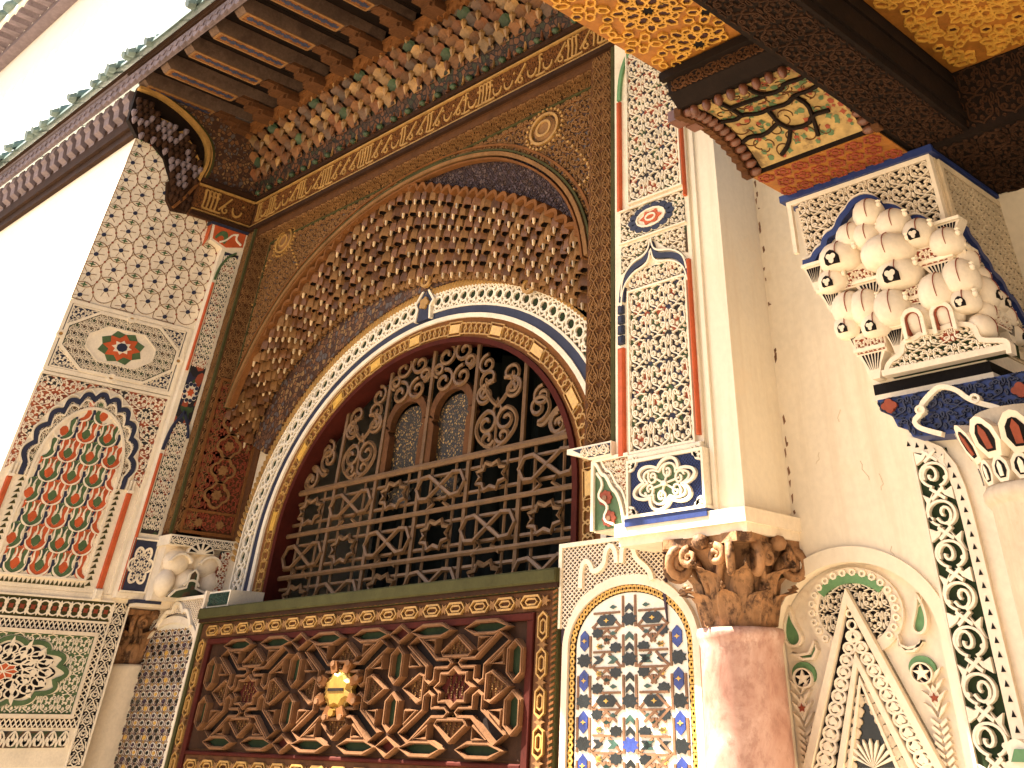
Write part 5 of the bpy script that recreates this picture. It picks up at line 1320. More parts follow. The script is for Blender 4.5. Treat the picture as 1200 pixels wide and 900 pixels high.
MB().box(-7.0, -6.468, 2.938, 2.9452, 2.08, 2.097).build('edge', 'navy_paint', bs)
MB().box(-6.9702, -6.4675, 2.9455, 3.10, 2.081, 2.0975).build('side_edge', 'navy_paint', bs)

# ================================================================== CARVED PILASTER on the pier, and the bracket beside it
pil = thing('carved_pilaster', 'tall white plaster pilaster with coloured arabesques and red bars on the pier', 'pilaster')
YP = 2.985; FPi = FF(0, YP, 0)
MB().box(-2.738, -2.30, YP, 2.9995, 2.33, 4.35).build('body', 'stucco', pil)
def field(x0, x1, z0, z1, nu, nv, ground, unit=UA, clip=None, w=.012):
    g_ = MB().fbox(FPi, x0, x1, z0, z1, 0, .0025).build('ground', ground, pil)
    m = MB(); carve(m, FPi, unit, x0, x1, z0, z1, nu, nv, .002, w, clip); m.build('scrolls', 'stucco', g_, kind='stuff')
    m = MB(); rframe(m, FPi, x0-.008, x1+.008, z0-.006, z1+.006, .008, 0, .016); m.build('frame', 'stucco', g_)
field(-2.648, -2.338, 2.345, 2.93, 3, 6, 'arab_mix')
ogp = [(-2.655, 2.938), (-2.345, 2.938), (-2.35, 2.985), (-2.41, 3.012), (-2.60, 3.012), (-2.65, 2.985)]
MB().prism(FPi, ogp, 0, .0022).build('ogee_ground', 'arab_mix', pil)
m = MB(); carve(m, FPi, UA, -2.655, -2.345, 2.938, 3.012, 4, 1, .002, .011, inpoly(ogp)); m.build('ogee_scrolls', 'stucco', pil, kind='stuff')
field(-2.640, -2.332, 3.32, 4.28, 3, 9, 'arab_mix')
for (x0, x1, z0, z1) in ((-2.712, -2.680, 2.335, 2.72), (-2.322, -2.308, 2.36, 2.99), (-2.712, -2.690, 3.30, 3.86), (-2.318, -2.306, 3.26, 3.72)):
    MB().fbox(FPi, x0, x1, z0, z1, 0, .020, .005).build('red_bar', 'red_paint', pil)
m = MB(); m.ribbon(FPi, bez([(-2.70, 3.87), (-2.70, 4.0), (-2.67, 4.08), (-2.62, 4.13)], 10), .022, 0, .014); m.build('green_curve', 'green_bright', pil)
m = MB()
for i in range(4): m.fbox(FPi, -2.712, -2.682, 2.735+i*.040, 2.768+i*.040, 0, .020, .006)
m.build('navy_beads', 'navy_paint', pil, kind='stuff')
og = smooth([(-2.69, 2.90), (-2.68, 2.98), (-2.62, 3.03), (-2.56, 3.04), (-2.525, 3.06), (-2.515, 3.12), (-2.505, 3.06), (-2.47, 3.04), (-2.40, 3.03), (-2.335, 2.99), (-2.322, 2.93)], 40, 2)
MB().ribbon(FPi, og, .028, 0, .016, av=.8).build('navy_ogee', 'navy_paint', pil)
m = MB(); m.ribbon(FPi, og+np.array([0, .022]), .007, 0, .018); m.ribbon(FPi, og-np.array([0, .024]), .007, 0, .018); m.build('ogee_lines', 'stucco', pil)
sp_ = [(-2.70, 3.02), (-2.60, 3.055), (-2.52, 3.12), (-2.50, 3.12), (-2.42, 3.055), (-2.32, 3.02), (-2.32, 3.135), (-2.70, 3.135)]
MB().prism(FPi, sp_, 0, .002).build('ogee_spandrel', 'arab_green', pil)
m = MB(); carve(m, FPi, UA, -2.69, -2.33, 3.02, 3.135, 4, 2, .002, .010, inpoly(sp_)); m.build('spandrel_scrolls', 'stucco', pil, kind='stuff')
MB().fbox(FPi, -2.705, -2.318, 3.145, 3.152, 0, .014).build('fillet', 'stucco', pil); MB().fbox(FPi, -2.705, -2.318, 3.292, 3.299, 0, .014).build('fillet', 'stucco', pil)
mc = (-2.512, 3.222)
MB().fbox(FPi, -2.70, -2.325, 3.152, 3.292, 0, .002).build('medallion_field', 'arab_green', pil)
md = MB().prism(FPi, rose(14, .15, .16, 100, mc[0], mc[1], .44), 0, .008).build('medallion', 'stucco', pil)
m = MB()
for i in range(14):
    a = i*2*math.pi/14; m.prism(FPi, ngon(7, .026, a, mc[0]+.112*math.cos(a), mc[1]+.112*.44*math.sin(a), .55), .004, .012)
m.build('petals', 'navy_paint', md, kind='stuff')
MB().prism(FPi, star(6, .066, .046, 0, mc[0], mc[1], .5), .004, .013).build('heart', 'red_paint', md)
m = MB(); m.ribbon(FPi, ngon(12, .028, 0, mc[0], mc[1], .5), .008, .01, .017, closed=True); m.ribbon(FPi, ngon(14, .084, 0, mc[0], mc[1], .45), .008, .0, .015, closed=True); m.build('rings', 'stucco', md)
m = MB(); carve(m, FPi, UA, -2.70, -2.325, 3.155, 3.29, 4, 2, .002, .008, lambda p: ~inpoly(rose(14, .155, .16, 100, mc[0], mc[1], .44))(p)); m.build('corner_scrolls', 'stucco', pil, kind='stuff')
m = MB(); m.fbox(FPi, -2.66, -2.30, 2.318, 2.338, -.012, .022, .004); m.build('lower_fillet', 'stucco', pil)
# square plaque with six-lobed knot
pk_ = thing('knot_plaque', 'square navy plaque with green six-lobed knot at the foot of the pilaster', 'plaque')
YQ = 2.965; FQ = FF(0, YQ, 0); qx0, qx1, qz0, qz1 = -2.655, -2.285, 2.135, 2.316
MB().box(qx0, qx1, YQ, 2.9993, qz0, qz1).build('body', 'stucco', pk_)
MB().fbox(FQ, qx0+.012, qx1-.012, qz0+.012, qz1-.010, 0, .002).build('ground', 'navy_paint', pk_)
kc = ((qx0+qx1)/2, (qz0+qz1)/2)
m = MB(); rframe(m, FQ, qx0, qx1, qz0, qz1, .010, 0, .014); m.ribbon(FQ, rose(6, .15, .36, 90, kc[0], kc[1], .52, .3), .013, .002, .016, closed=True, av=.7); m.ribbon(FQ, rose(6, .122, .36, 90, kc[0], kc[1], .50, .3), .009, .002, .014, closed=True, av=.7)
for i in range(6):
    a = i*math.pi/3+.3; c = (kc[0]+.075*math.cos(a), kc[1]+.075*.5*math.sin(a)); m.ribbon(FQ, [(x, kc[1]+(y-kc[1])) for x, y in spiral(c[0], c[1], .024, .006, math.degrees(a), 1.2, 12)], .009, .002, .013, av=.7); m.ribbon(FQ, [kc, c], .008, .002, .012, av=.7)
m.prism(FQ, ngon(8, .014, 0, *kc, .6), .002, .018)
for sx in (-1, 1):
    for sy in (-1, 1):
        c = (kc[0]+sx*.145, kc[1]+sy*.066)
        for q in range(5): m.prism(FQ, leafp(c[0], c[1], math.degrees(math.atan2(-sy, -sx))+(q-2)*34+180, .034, .013), .002, .013)
m.build('knot', 'stucco', pk_, kind='stuff')
MB().prism(FQ, rose(6, .122, .36, 90, kc[0], kc[1], .50, .3), .002, .005).build('knot_ground', 'green_paint', pk_)
m = MB(); carve(m, FQ, UL, qx0+.02, qx1-.02, qz0+.014, qz1-.012, 24, 14, .002, .0045, lambda p: ~inpoly(rose(6, .16, .36, 90, kc[0], kc[1], .54, .3))(p)); m.build('lattice', 'blue_paint', pk_, kind='stuff')
MB().box(qx0-.006, qx1+.008, YQ-.020, 2.9994, 2.112, 2.1345).build('blue_foot', 'blue_paint', pk_)
MB().box(qx0-.008, qx1+.006, YQ-.024, 2.9992, 2.1347, 2.144).build('white_fillet', 'stucco', pk_)
# bracket under the right stile
br = thing('plaster_bracket', 'white plaster half-arch bracket under the right foot of the brown arch', 'bracket')
FB = FF(0, 2.985, 0)
MB().box(-2.855, -2.66, 2.99, 3.17, 2.115, 2.345).build('body', 'stucco_pale', br)
MB().prism(FF(0, 3.16, 0), [(-2.985, 2.395), (-2.74, 2.395), (-2.74, 2.345), (-2.86, 2.345), (-2.90, 2.36), (-2.985, 2.378)], 0, .20, back=True).build('shelf', 'stucco', br)
MB().prism(FF(0, 2.96, 0), [(-2.95, 2.388), (-2.745, 2.388), (-2.745, 2.353), (-2.86, 2.353)], 0, .003).build('shelf_ground', 'navy_paint', br)
m = MB(); carve(m, FF(0, 2.957, 0), UB, -2.90, -2.745, 2.353, 2.386, 3, 1, 0, .007); m.build('shelf_scrolls', 'stucco', br, kind='stuff')
gp_ = [(-2.845, 2.335), (-2.825, 2.325), (-2.80, 2.29), (-2.775, 2.285), (-2.745, 2.24), (-2.72, 2.225), (-2.70, 2.19), (-2.69, 2.155), (-2.68, 2.12), (-2.845, 2.12)]
MB().prism(FB, gp_, 0, .006).build('green_field', 'green_paint', br)
m = MB(); m.ribbon(FB, smooth(gp_[:-1], 40, 2), .014, .0, .018, av=.8); m.ribbon(FB, smooth(np.array(gp_[:-1])+np.array([.02, .012]), 40, 2), .008, .0, .014, av=.8); m.ribbon(FB, [(-2.848, 2.34), (-2.848, 2.118)], .014, 0, .018); m.ribbon(FB, [(-2.85, 2.341), (-2.66, 2.341)], .012, 0, .018)
m.ribbon(FB, smooth([(-2.83, 2.30), (-2.79, 2.26), (-2.83, 2.22), (-2.76, 2.19), (-2.80, 2.15), (-2.74, 2.13)], 24, 2), .010, .004, .014, av=.8)
m.build('strap', 'stucco', br, kind='stuff')
for c in ((-2.785, 2.215), (-2.765, 2.15)): 
    f_ = MB().prism(FB, rose(8, .036, .2, 40, *c, .7), .006, .012).build('flower', 'red_dull', br); MB().prism(FB, ngon(8, .012, 0, *c, .7), .012, .016).build('heart', 'strap_line', f_)
co2 = [(-2.82, 2.335), (-2.67, 2.335), (-2.67, 2.13), (-2.70, 2.22), (-2.75, 2.26), (-2.80, 2.31)]
MB().prism(FB, co2, 0, .002).build('scroll_ground', 'arab_red', br)
m = MB(); carve(m, FB, UA, -2.82, -2.665, 2.13, 2.335, 3, 5, .002, .010, inpoly(co2)); m.build('scrolls', 'stucco', br, kind='stuff')
MB().fbox(FF(0, 3.39, 0), -2.93-.06, -2.84, 2.05, 2.39, 0, .01).build('mosaic_return', 'mosaic_small', br)
# ================================================================== NICHE with the spear-shaped carving
nc = thing('spear_carving', 'carved plaster niche relief with tall spear shape, green teardrops and star roundels', 'relief')
YN = YW+.045; FN = FF(0, YN, 0)
def N(L): return np.array([onY(u, v, YN)[[0, 2]] for u, v in L])
# halo behind the tip
hc = N([(1003, 716)])[0]; hr = N([(1058, 716)])[0][0]-hc[0]
MB().prism(FN, ngon(36, hr*.80, 0, hc[0], hc[1], .62), 0, .004).build('halo_ground', 'ink', nc)
MB().ring(FN, ngon(36, hr*.80, 0, hc[0], hc[1], .62), ngon(36, hr*1.06, 0, hc[0], hc[1], .62), 0, .014).build('halo_ring', 'stucco_pale', nc)
m = MB(); ih = inpoly(ngon(36, hr*.8, 0, hc[0], hc[1], .62)); spear_in = inpoly(N([(997, 690), (950, 900), (1112, 900)]))
carve(m, FN, UA, hc[0]-hr, hc[0]+hr, hc[1]-hr*.62, hc[1]+hr*.62, 5, 4, .004, .014, lambda p: ih(p) & ~spear_in(p))
for i in range(26):
    a = i*2*math.pi/26; c = (hc[0]+hr*.93*math.cos(a), hc[1]+hr*.93*.62*math.sin(a))
    if math.sin(a) > -.75: m.ring(FN, ngon(7, .007, 0, *c, .7), ngon(7, .0145, 0, *c, .7), .010, .022)
m.build('halo_links', 'stucco', nc, kind='stuff')
MB().prism(FN, [*arc(hc[0], hc[1], hr*.90, 35, 145, 16, hr*.90*.62), *arc(hc[0], hc[1]-.012, hr*.80, 140, 40, 16, hr*.80*.60)], .012, .020).build('halo_crescent', 'green_bright', nc)
# spear: three nested bands
def lerp(A, B, t): return A+(B-A)*t
ap, bl, brr = N([(997, 690), (948, 900), (1112, 900)])
ap2, bl2, br2 = N([(998.5, 709), (958, 900), (1102, 900)])
ap3, bl3, br3 = N([(1011, 782), (995, 900), (1072, 900)])
ap4, bl4, br4 = N([(1013, 792), (1000, 900), (1060, 900)])
MB().prism(FN, [bl, brr, ap], 0, .016).build('spear_body', 'ink', nc)
for nm, A, B in (('outer_border', (bl, ap, brr), (bl2, ap2, br2)), ('inner_border', (bl3+np.array([-.022, 0]), ap3+np.array([0, .035]), br3+np.array([.022, 0])), (bl3, ap3, br3))):
    P = np.array(A); Q = np.array(B); MB().ring(FN, Q, P, 0, .036, closed=False).build(nm, 'stucco_pale', nc)
m = MB()
for s, (b0, a0) in ((-1, (bl2, ap2)), (1, (br2, ap2))):
    b1, a1 = (bl3+np.array([-.035, 0]), ap3+np.array([0, .045])) if s < 0 else (br3+np.array([.035, 0]), ap3+np.array([0, .045]))
    nn = 12; mid = [lerp((b0+b1)/2, (a0*.35+a1*.65), t) for t in np.linspace(-.03, .97, nn)]
    for i in range(nn):
        c = mid[i]; r = .030*(1-.35*i/nn); m.ribbon(FN, ngon(12, r, 0, c[0], c[1], .62), .0075, .016, .028, closed=True, av=.7)
        m.prism(FN, rose(3, r*.6, .4, 20, c[0], c[1], .65, 1.57), .016, .030)
        if i < nn-1:
            d = mid[i+1]; m.ribbon(FN, bez([c+np.array([s*r, 0]), (c+d)/2+np.array([-s*.01, 0]), d-np.array([s*r*.9, 0])], 6), .008, .016, .026, av=.7)
for i in range(3):
    c = lerp(ap3+np.array([0, .06]), ap2, .15+i*.30); m.ribbon(FN, ngon(10, .020-.004*i, 0, c[0], c[1], .7), .007, .016, .028, closed=True, av=.7)
m.build('spear_vine', 'stucco', nc, kind='stuff')
MB().prism(FN, [bl3, br3, ap3], .016, .020).build('spear_core', 'glaze_black', nc)
m = MB()
for s, b in ((-1, bl3), (1, br3)):
    for i in range(8):
        c = lerp(b, ap3, .03+i*.105)+np.array([-s*.021, 0]); m.prism(FN, rose(5 if i % 2 else 4, .019, .25, 24, c[0], c[1], .8), .020, .027)
m.build('core_blossoms', 'stucco_deep', nc, kind='stuff')
MB().ring(FN, np.array([lerp(bl4, ap4, .0)+np.array([.012, 0]), ap4-np.array([0, .02]), br4-np.array([.012, 0])]), np.array([bl4, ap4, br4]), .018, .032, closed=False).build('tip_border', 'stucco_pale', nc)
m = MB(); c0 = (bl4+br4)/2
for i in range(9):
    a = math.radians(25+i*16); m.prism(FN, [c0+np.array([.0, .0]), c0+np.array([.075*math.cos(a-.07), .075*.7*math.sin(a-.07)]), c0+np.array([.09*math.cos(a), .09*.7*math.sin(a)]), c0+np.array([.075*math.cos(a+.07), .075*.7*math.sin(a+.07)])], .02, .031)
m.build('sunburst', 'stucco', nc, kind='stuff')
# green teardrops, crescents, roundels, leaf sprays
def rimmed(nm, P, mt, w=.012):
    P = np.asarray(P); o = MB().prism(FN, P, 0, .010).build(nm, mt, nc); MB().ribbon(FN, P, .009, 0, .022, closed=True, av=.7).build('rim', 'stucco_pale', o); return o
TD = [(928, 712), (922, 730), (922, 748), (928, 757), (938, 758), (943, 750), (940, 740), (932, 728)]
TR = [(1077, 696), (1086, 712), (1090, 730), (1086, 742), (1077, 743), (1072, 735), (1075, 722), (1077, 710)]
rimmed('teardrop', smooth(N(TD+TD[:1]), 26, 2)[:-1], 'green_bright'); rimmed('teardrop', smooth(N(TR+TR[:1]), 26, 2)[:-1], 'green_bright')
for P in ([(932, 765), (940, 768), (952, 766), (958, 752), (961, 762), (956, 772), (944, 773)], [(1056, 745), (1058, 756), (1068, 760), (1080, 757), (1084, 751), (1075, 763), (1064, 764), (1056, 756)]): rimmed('crescent', N(P), 'green_bright')
for (u, v) in ((944, 793), (1083, 787)):
    c = N([(u, v)])[0]; rr = .034
    o = MB().prism(FN, ngon(24, rr*1.35, 0, c[0], c[1]+.006, .66), 0, .010).build('roundel', 'green_bright', nc)
    MB().prism(FN, ngon(24, rr*1.02, 0, c[0], c[1]-.004, .66), 0, .013).build('disc', 'ink', o)
    MB().ring(FN, ngon(24, rr*.95, 0, c[0], c[1]-.004, .66), ngon(24, rr*1.12, 0, c[0], c[1]-.004, .66), 0, .022).build('rim', 'stucco_pale', o)
    MB().prism(FN, star(5, rr*.9, rr*.36, math.pi/2, c[0], c[1]-.004, .66), 0, .021).build('star', 'stucco', o)
for (u, v, s) in ((943, 830, 1), (1098, 818, 1)):
    c = N([(u, v)])[0]; m = MB()
    for q in range(4):
        for sg in (-1, 1): m.prism(FN, [(c[0]+sg*x, c[1]+.045-q*.026+z) for x, z in ((0, -.012), (.024, .006), (.040, .024), (.016, .012))], 0, .016)
    m.prism(FN, [(c[0], c[1]+.03), (c[0]+.022, c[1]), (c[0], c[1]-.03), (c[0]-.022, c[1])], 0, .014)
    for q in range(9):
        for sg in (-1, 1): m.ribbon(FN, [(c[0]+sg*.003, c[1]-.06-q*.016), (c[0]+sg*.026, c[1]-.046-q*.016)], .008, 0, .014)
    m.build('leaf_spray', 'stucco_pale', nc, kind='stuff')
    MB().prism(FN, star(5, .016, .007, 1.57, c[0], c[1], .7), .014, .018).build('red_star', 'red_dull', nc)
MB().ring(FF(0, YW, 0), archline(.30, .19, 1.80, .4, (NX0+NX1)/2), archline(.345, .232, 1.80, .4, (NX0+NX1)/2), -.04, .012, closed=False).build('niche_rim', 'plaster', nc)
# cracks and rust-brown seam beside the pier
sm_ = MB(); q = random.Random(5)
for i in range(34):
    z = 2.12+q.random()*1.5; x = -2.149+q.uniform(0, .012); l = q.uniform(.006, .035); sm_.prism(FF(0, YW-.0, 0), [(x, z), (x+q.uniform(.003, .010), z+l*.3), (x+q.uniform(.002, .008), z+l), (x-.002, z+l*.8)], 0, .0015)
sm_.build('seam_stains', 'strap_line', wallr, kind='stuff')
sm_ = MB()
for (u, v) in ((1008, 540), (1045, 640), (1030, 555), (960, 530), (1080, 690), (985, 480)):
    p = onY(u, v, YW); P = [(p[0], p[2])]
    for kq in range(5): P.append((P[-1][0]+q.uniform(-.012, .012), P[-1][1]-q.uniform(.004, .014)))
    sm_.ribbon(FF(0, YW, 0), P, .0025, 0, .001)
sm_.build('hairline_cracks', 'stucco_deep', wallr, kind='stuff')

# ================================================================== RIGHT PIER: green band, pale column, blue impost, muqarnas corbel
rp = thing('scroll_band_pier', 'pier with vertical band of cream scrollwork on dark green ground', 'pier')
FR = FF(0, YR, 0); XP = -1.113
MB().box(-1.40, XP, YR, YW+.002, 0, 2.32).build('body', 'stucco_pale', rp)
MB().fbox(FR, -1.392, -1.292, .4, 2.165, 0, .003).build('green_ground', 'green_dark', rp)
m = MB(); bw = .092; xc = -1.342
for i in range(9):
    z = 1.40+i*.088; s = 1 if i % 2 else -1
    m.ribbon(FR, [(xc+.040*s*math.cos(a), z+.028*math.sin(a)) for a in np.linspace(-1.3, 4.4, 20)], .008, .003, .018, av=.7)
    m.ribbon(FR, spiral(xc+.008*s, z, .026, .006, 200, 1.1*s, 14), .008, .003, .017, av=.7)
    m.prism(FR, [(xc-s*.048, z+.004), (xc-s*.030, z+.022), (xc-s*.012, z+.05), (xc-s*.026, z+.036), (xc-s*.046, z+.046), (xc-s*.038, z+.026)], .003, .016)
    m.prism(FR, [(xc+s*.046, z+.028), (xc+s*.020, z+.040), (xc+s*.004, z+.058), (xc+s*.026, z+.050), (xc+s*.046, z+.058)], .003, .016)
    for d in (-1, 1): m.ribbon(FR, [(xc-.02*d, z+.032), (xc+.02*d, z+.058)], .008, .003, .017)
    m.prism(FR, ngon(8, .008, 0, xc-s*.034, z-.01, .7), .003, .018)
m.build('scrollwork', 'stucco', rp, kind='stuff')
m = MB(); m.ribbon(FR, [(-1.396, .4), (-1.396, 2.17)], .008, 0, .012); m.build('left_fillet', 'stucco_pale', rp)
bp_ = smooth([(-1.27, .4), (-1.27, 1.9), (-1.272, 2.05), (-1.285, 2.12), (-1.32, 2.165), (-1.40, 2.185)], 40, 2)
MB().ribbon(FR, bp_, .036, 0, .014).build('beaded_border', 'stucco_pale', rp)
m = MB()
for p in resample(bp_[5:], 62): m.prism(FR, [(p[0]-.006, p[1]-.005), (p[0]+.006, p[1]-.005), (p[0], p[1]+.007)], .014, .0155)
m.build('border_dots', 'ink', rp, kind='stuff')
pc = thing('cream_column', 'smooth cream column with painted lotus capital under the blue impost', 'column')
cc = (-1.035, 2.755, 0); KC = .82
MB().lathe(cc, [(r*KC, z) for r, z in ((.180, 0), (.176, 1.2), (.168, 1.995), (.174, 2.002), (.186, 2.012), (.186, 2.028), (.174, 2.038), (.15, 2.04))], 40).build('shaft', 'column_cream', pc, True)
cpl = MB().lathe(cc, [(r*KC, z) for r, z in ((.15, 2.038), (.152, 2.07), (.152, 2.11), (.155, 2.16), (.16, 2.20), (.001, 2.20))], 24).build('capital', 'stucco_deep', pc, True)
def petal(a, r, z, w, h, tilt):
    V = []; F = []
    fr = lambda p: np.array([(cc[0]+(r+q[2]+tilt*q[1])*math.cos(a)-q[0]*math.sin(a), cc[1]+(r+q[2]+tilt*q[1])*math.sin(a)+q[0]*math.cos(a), z+q[1]) for q in p])
    P = [(-w*.5, 0), (-w, h*.35), (-w*.9, h*.7), (-w*.4, h*.95), (0, h), (w*.4, h*.95), (w*.9, h*.7), (w, h*.35), (w*.5, 0)]
    o = MB().prism(fr, P[::-1], -.02, .012).build('lotus_petal', 'stucco_pale', cpl)
    MB().prism(fr, [(x*.64, h*.14+y*.68) for x, y in P][::-1], .010, .0135).build('dark_inlay', 'ink', o)
    MB().prism(fr, [(-w*.22, h*.2), (w*.22, h*.2), (w*.26, h*.6), (0, h*.78), (-w*.26, h*.6)], .010, .016).build('pale_heart', 'stucco' if tilt < .3 else 'red_dull', o)
for i in range(16): petal(i*math.pi/8+.1, .130, 2.04, .026, .055, .12)
for i in range(12): petal(i*math.pi/6+.2, .136, 2.092, .042, .085, .5)
imp = thing('blue_impost', 'deep blue carved impost with white ogee line on the lotus capital', 'impost')
YI = 2.72
ip = [onY(u, v, YI)[[0, 2]] for u, v in ((1028, 469), (1032, 482), (1046, 488), (1052, 500), (1064, 503), (1070, 512))]
ipoly = [*map(tuple, ip), (-1.20, ip[-1][1]-.01), (-.80, ip[-1][1]-.02), (-.80, ip[0][1]), (ip[0][0], ip[0][1])][::-1]
MB().prism(FF(0, YI+.40, 0), ipoly, 0, .40).build('block', 'blue_paint', imp)
FI = FF(0, YI, 0); m = MB(); carve(m, FI, UA, ip[0][0], -.85, ip[-1][1], ip[0][1], 6, 2, 0, .007, inpoly(ipoly)); m.build('scrolls', 'navy_paint', imp, kind='stuff')
def z25(L, y): return np.array([onY(900+.25*a, 450+.25*b, y)[[0, 2]] for a, b in L])
og2 = smooth(z25([(830, 240), (770, 225), (715, 208), (695, 175), (735, 145), (728, 105), (780, 45), (820, 14), (895, 30), (945, 72), (1000, 95), (1110, 120), (1130, 150), (1165, 128), (1290, 100)], YI), 60, 2)
MB().ribbon(FI, og2, .015, 0, .020, av=.8).build('white_ogee', 'stucco', imp)
m = MB()
for a, b, r in ((730, 128, .016), (985, 75, .016), (1130, 165, .022)):
    c = z25([(a, b)], YI)[0]; m.ring(FI, ngon(12, r*.5, 0, *c, .75), ngon(12, r, 0, *c, .75), 0, .024)
m.build('ogee_loops', 'stucco', imp, kind='stuff')
for a, b in ((575, 105), (1190, 30)):
    c = z25([(a, b)], YI)[0]; MB().prism(FI, rose(4, .026, .3, 30, *c, .7), 0, .012).build('red_flower', 'red_dull', imp)
# ---- corbel
cb2 = thing('muqarnas_corbel', 'white plaster muqarnas corbel with painted black and red motifs, blue outline', 'corbel')
left = [onY(u, v, YR)[[0, 2]] for u, v in ((932, 245), (947, 308), (951, 330), (958, 342), (963, 345), (970, 362), (980, 372), (988, 392), (994, 395), (1002, 415), (1010, 420), (1018, 442), (1026, 452))]
cz0 = 2.352
body = [(XP, 2.985), *[tuple(p) for p in left], (left[-1][0], cz0), (XP, cz0)]
MB().prism(FF(0, YW, 0), body, 0, YW-YR).build('body', 'stucco_pale', cb2)
MB().box(left[-1][0]-.004, XP+.012, YR-.008, YW, 2.322, cz0-.0005).build('dark_fillet', 'ink', cb2)
MB().box(left[-1][0]-.008, XP+.016, YR-.014, YW, 2.306, 2.3215).build('pale_fillet', 'stucco_pale', cb2)
MB().box(-1.712, XP+.02, YR-.028, YW, 2.986, 3.010).build('blue_cornice', 'blue_paint', cb2)
SCO = [(946, 311), (957, 309), (962, 297), (970, 293), (972, 280), (984, 274), (990, 258), (998, 250), (1003, 240), (1018, 233), (1032, 237), (1037, 246), (1050, 245), (1062, 252), (1068, 262), (1080, 257), (1091, 263), (1094, 272)]
sco = smooth(np.array([onY(u, v, YR)[[0, 2]] for u, v in SCO]), 60, 1); sco[:, 0] = np.minimum(sco[:, 0], XP)
spd2 = [tuple(p) for p in sco]+[(XP-.01, sco[-1][1]), (XP-.01, 2.975), (left[0][0]+.014, 2.975), (sco[0][0]+.014, sco[0][1]+.01)]
MB().prism(FR, spd2, 0, .003).build('spandrel_ground', 'ink', cb2)
m = MB(); carve(m, FR, UA, -1.69, -1.12, 2.74, 2.975, 7, 4, .003, .015, inpoly(spd2)); m.build('spandrel_scrolls', 'stucco_pale', cb2, kind='stuff')
m = MB(); m.fbox(FR, -1.693, XP, 2.970, 2.9855, 0, .016); m.fbox(FR, -1.690, -1.674, 2.80, 2.970, 0, .016); m.fbox(FR, XP-.014, XP, 2.76, 2.970, 0, .016); m.build('spandrel_frame', 'stucco_pale', cb2)
MB().ribbon(FR, sco, .024, 0, .030, av=.8).build('blue_scallop', 'blue_paint', cb2)
m = MB(); m.ribbon(FR, sco+np.array([-.006, .020]), .008, 0, .020, av=.8); m.build('scallop_line', 'stucco_pale', cb2)
def side_of(u, v): return u > 1090+.285*(v-180)
def pz(a, b, d): # point on the front or the side face, d out
    u, v = 900+.25*a, 225+.25*b
    if side_of(u, v): p = onX(u, v, XP+d); return p, 'x'
    return onY(u, v, YR-d), 'y'
def painted(par, p, ax, poly, mt, w, off):
    fr = FF(p[0], p[1]-off, p[2]) if ax == 'y' else FL(p[0]+off, p[1], p[2])
    MB().prism(fr, poly, -.004, w).build('painted_motif', mt, par)
def trefoil(s): return [(-.5*s, -.35*s), (.5*s, -.35*s), (.55*s, .1*s), (.3*s, .42*s), (0, .55*s), (-.3*s, .42*s), (-.55*s, .1*s)]
PXS = .0034*.25*1.08                       # metres per zoom pixel at the corbel
def dombulb(c, rx, ry, rz):
    m = MB(); pr = [(.30, -1.02), (.66, -.92), (.90, -.70), (1., -.3), (1.02, 0), (.93, .40), (.74, .72), (.45, .93), (.16, 1.04), (.02, 1.10)]
    n = 20; V = [(c[0]+rx*r*math.cos(6.2832*i/n), c[1]+ry*r*math.sin(6.2832*i/n), c[2]+rz*z) for r, z in pr for i in range(n)]
    m.add(V, [(j*n+i, j*n+(i+1) % n, (j+1)*n+(i+1) % n, (j+1)*n+i) for j in range(len(pr)-1) for i in range(n)]+[tuple(range(n-1, -1, -1))]); return m.build('bulb', 'stucco_pale', cb2, True)
def dome(a, b, r, rz=None, motif=None, d=.03):
    p, ax = pz(a, b, d); R_ = r*PXS; RZ = (rz or r)*PXS*.80
    rx, ry = (R_, R_*.9) if ax == 'y' else (R_*.9, R_)
    o = dombulb(p, rx, ry, RZ)
    fr = FF(p[0], p[1], p[2]) if ax == 'y' else FL(p[0], p[1], p[2]); dd = R_*.9
    if motif:
        fr2 = FF(p[0], p[1]-dd*1.0, p[2]-RZ*.38) if ax == 'y' else FL(p[0]+dd*1.0, p[1], p[2]-RZ*.38)
        MB().prism(fr2, trefoil(R_*.62), -.03, .0035).build('dark_motif', 'ink', o)
        MB().prism(fr2, rose(3, R_*.25, .5, 30, 0, -.0, .9, -1.57), .002, .0055).build('trefoil', 'stucco_pale', o)
    kb = np.array(p)+(np.array([R_*.95, -dd*.55, RZ*.25]) if ax == 'y' else np.array([dd*.55, R_*.95, RZ*.25]))
    MB().lathe(tuple(kb), [(.001, -.012), (.007, -.008), (.009, 0), (.006, .006), (.010, .010), (.001, .014)], 7).build('knob', 'stucco', o)
    # painted rib over the crown
    P = [(0, .0)]
    rib = [np.array(p)+(np.array([math.sin(.35)*rx*1.0*0+R_*.22, -dd*math.cos(t)*1.03, RZ*math.sin(t)*1.02]) if ax == 'y' else np.array([dd*math.cos(t)*1.03, R_*.22, RZ*math.sin(t)*1.02])) for t in np.linspace(-.9, 1.35, 12)]
    MB().tube(rib, .0017, 4).build('rib_line', 'red_dull', o)
    return o
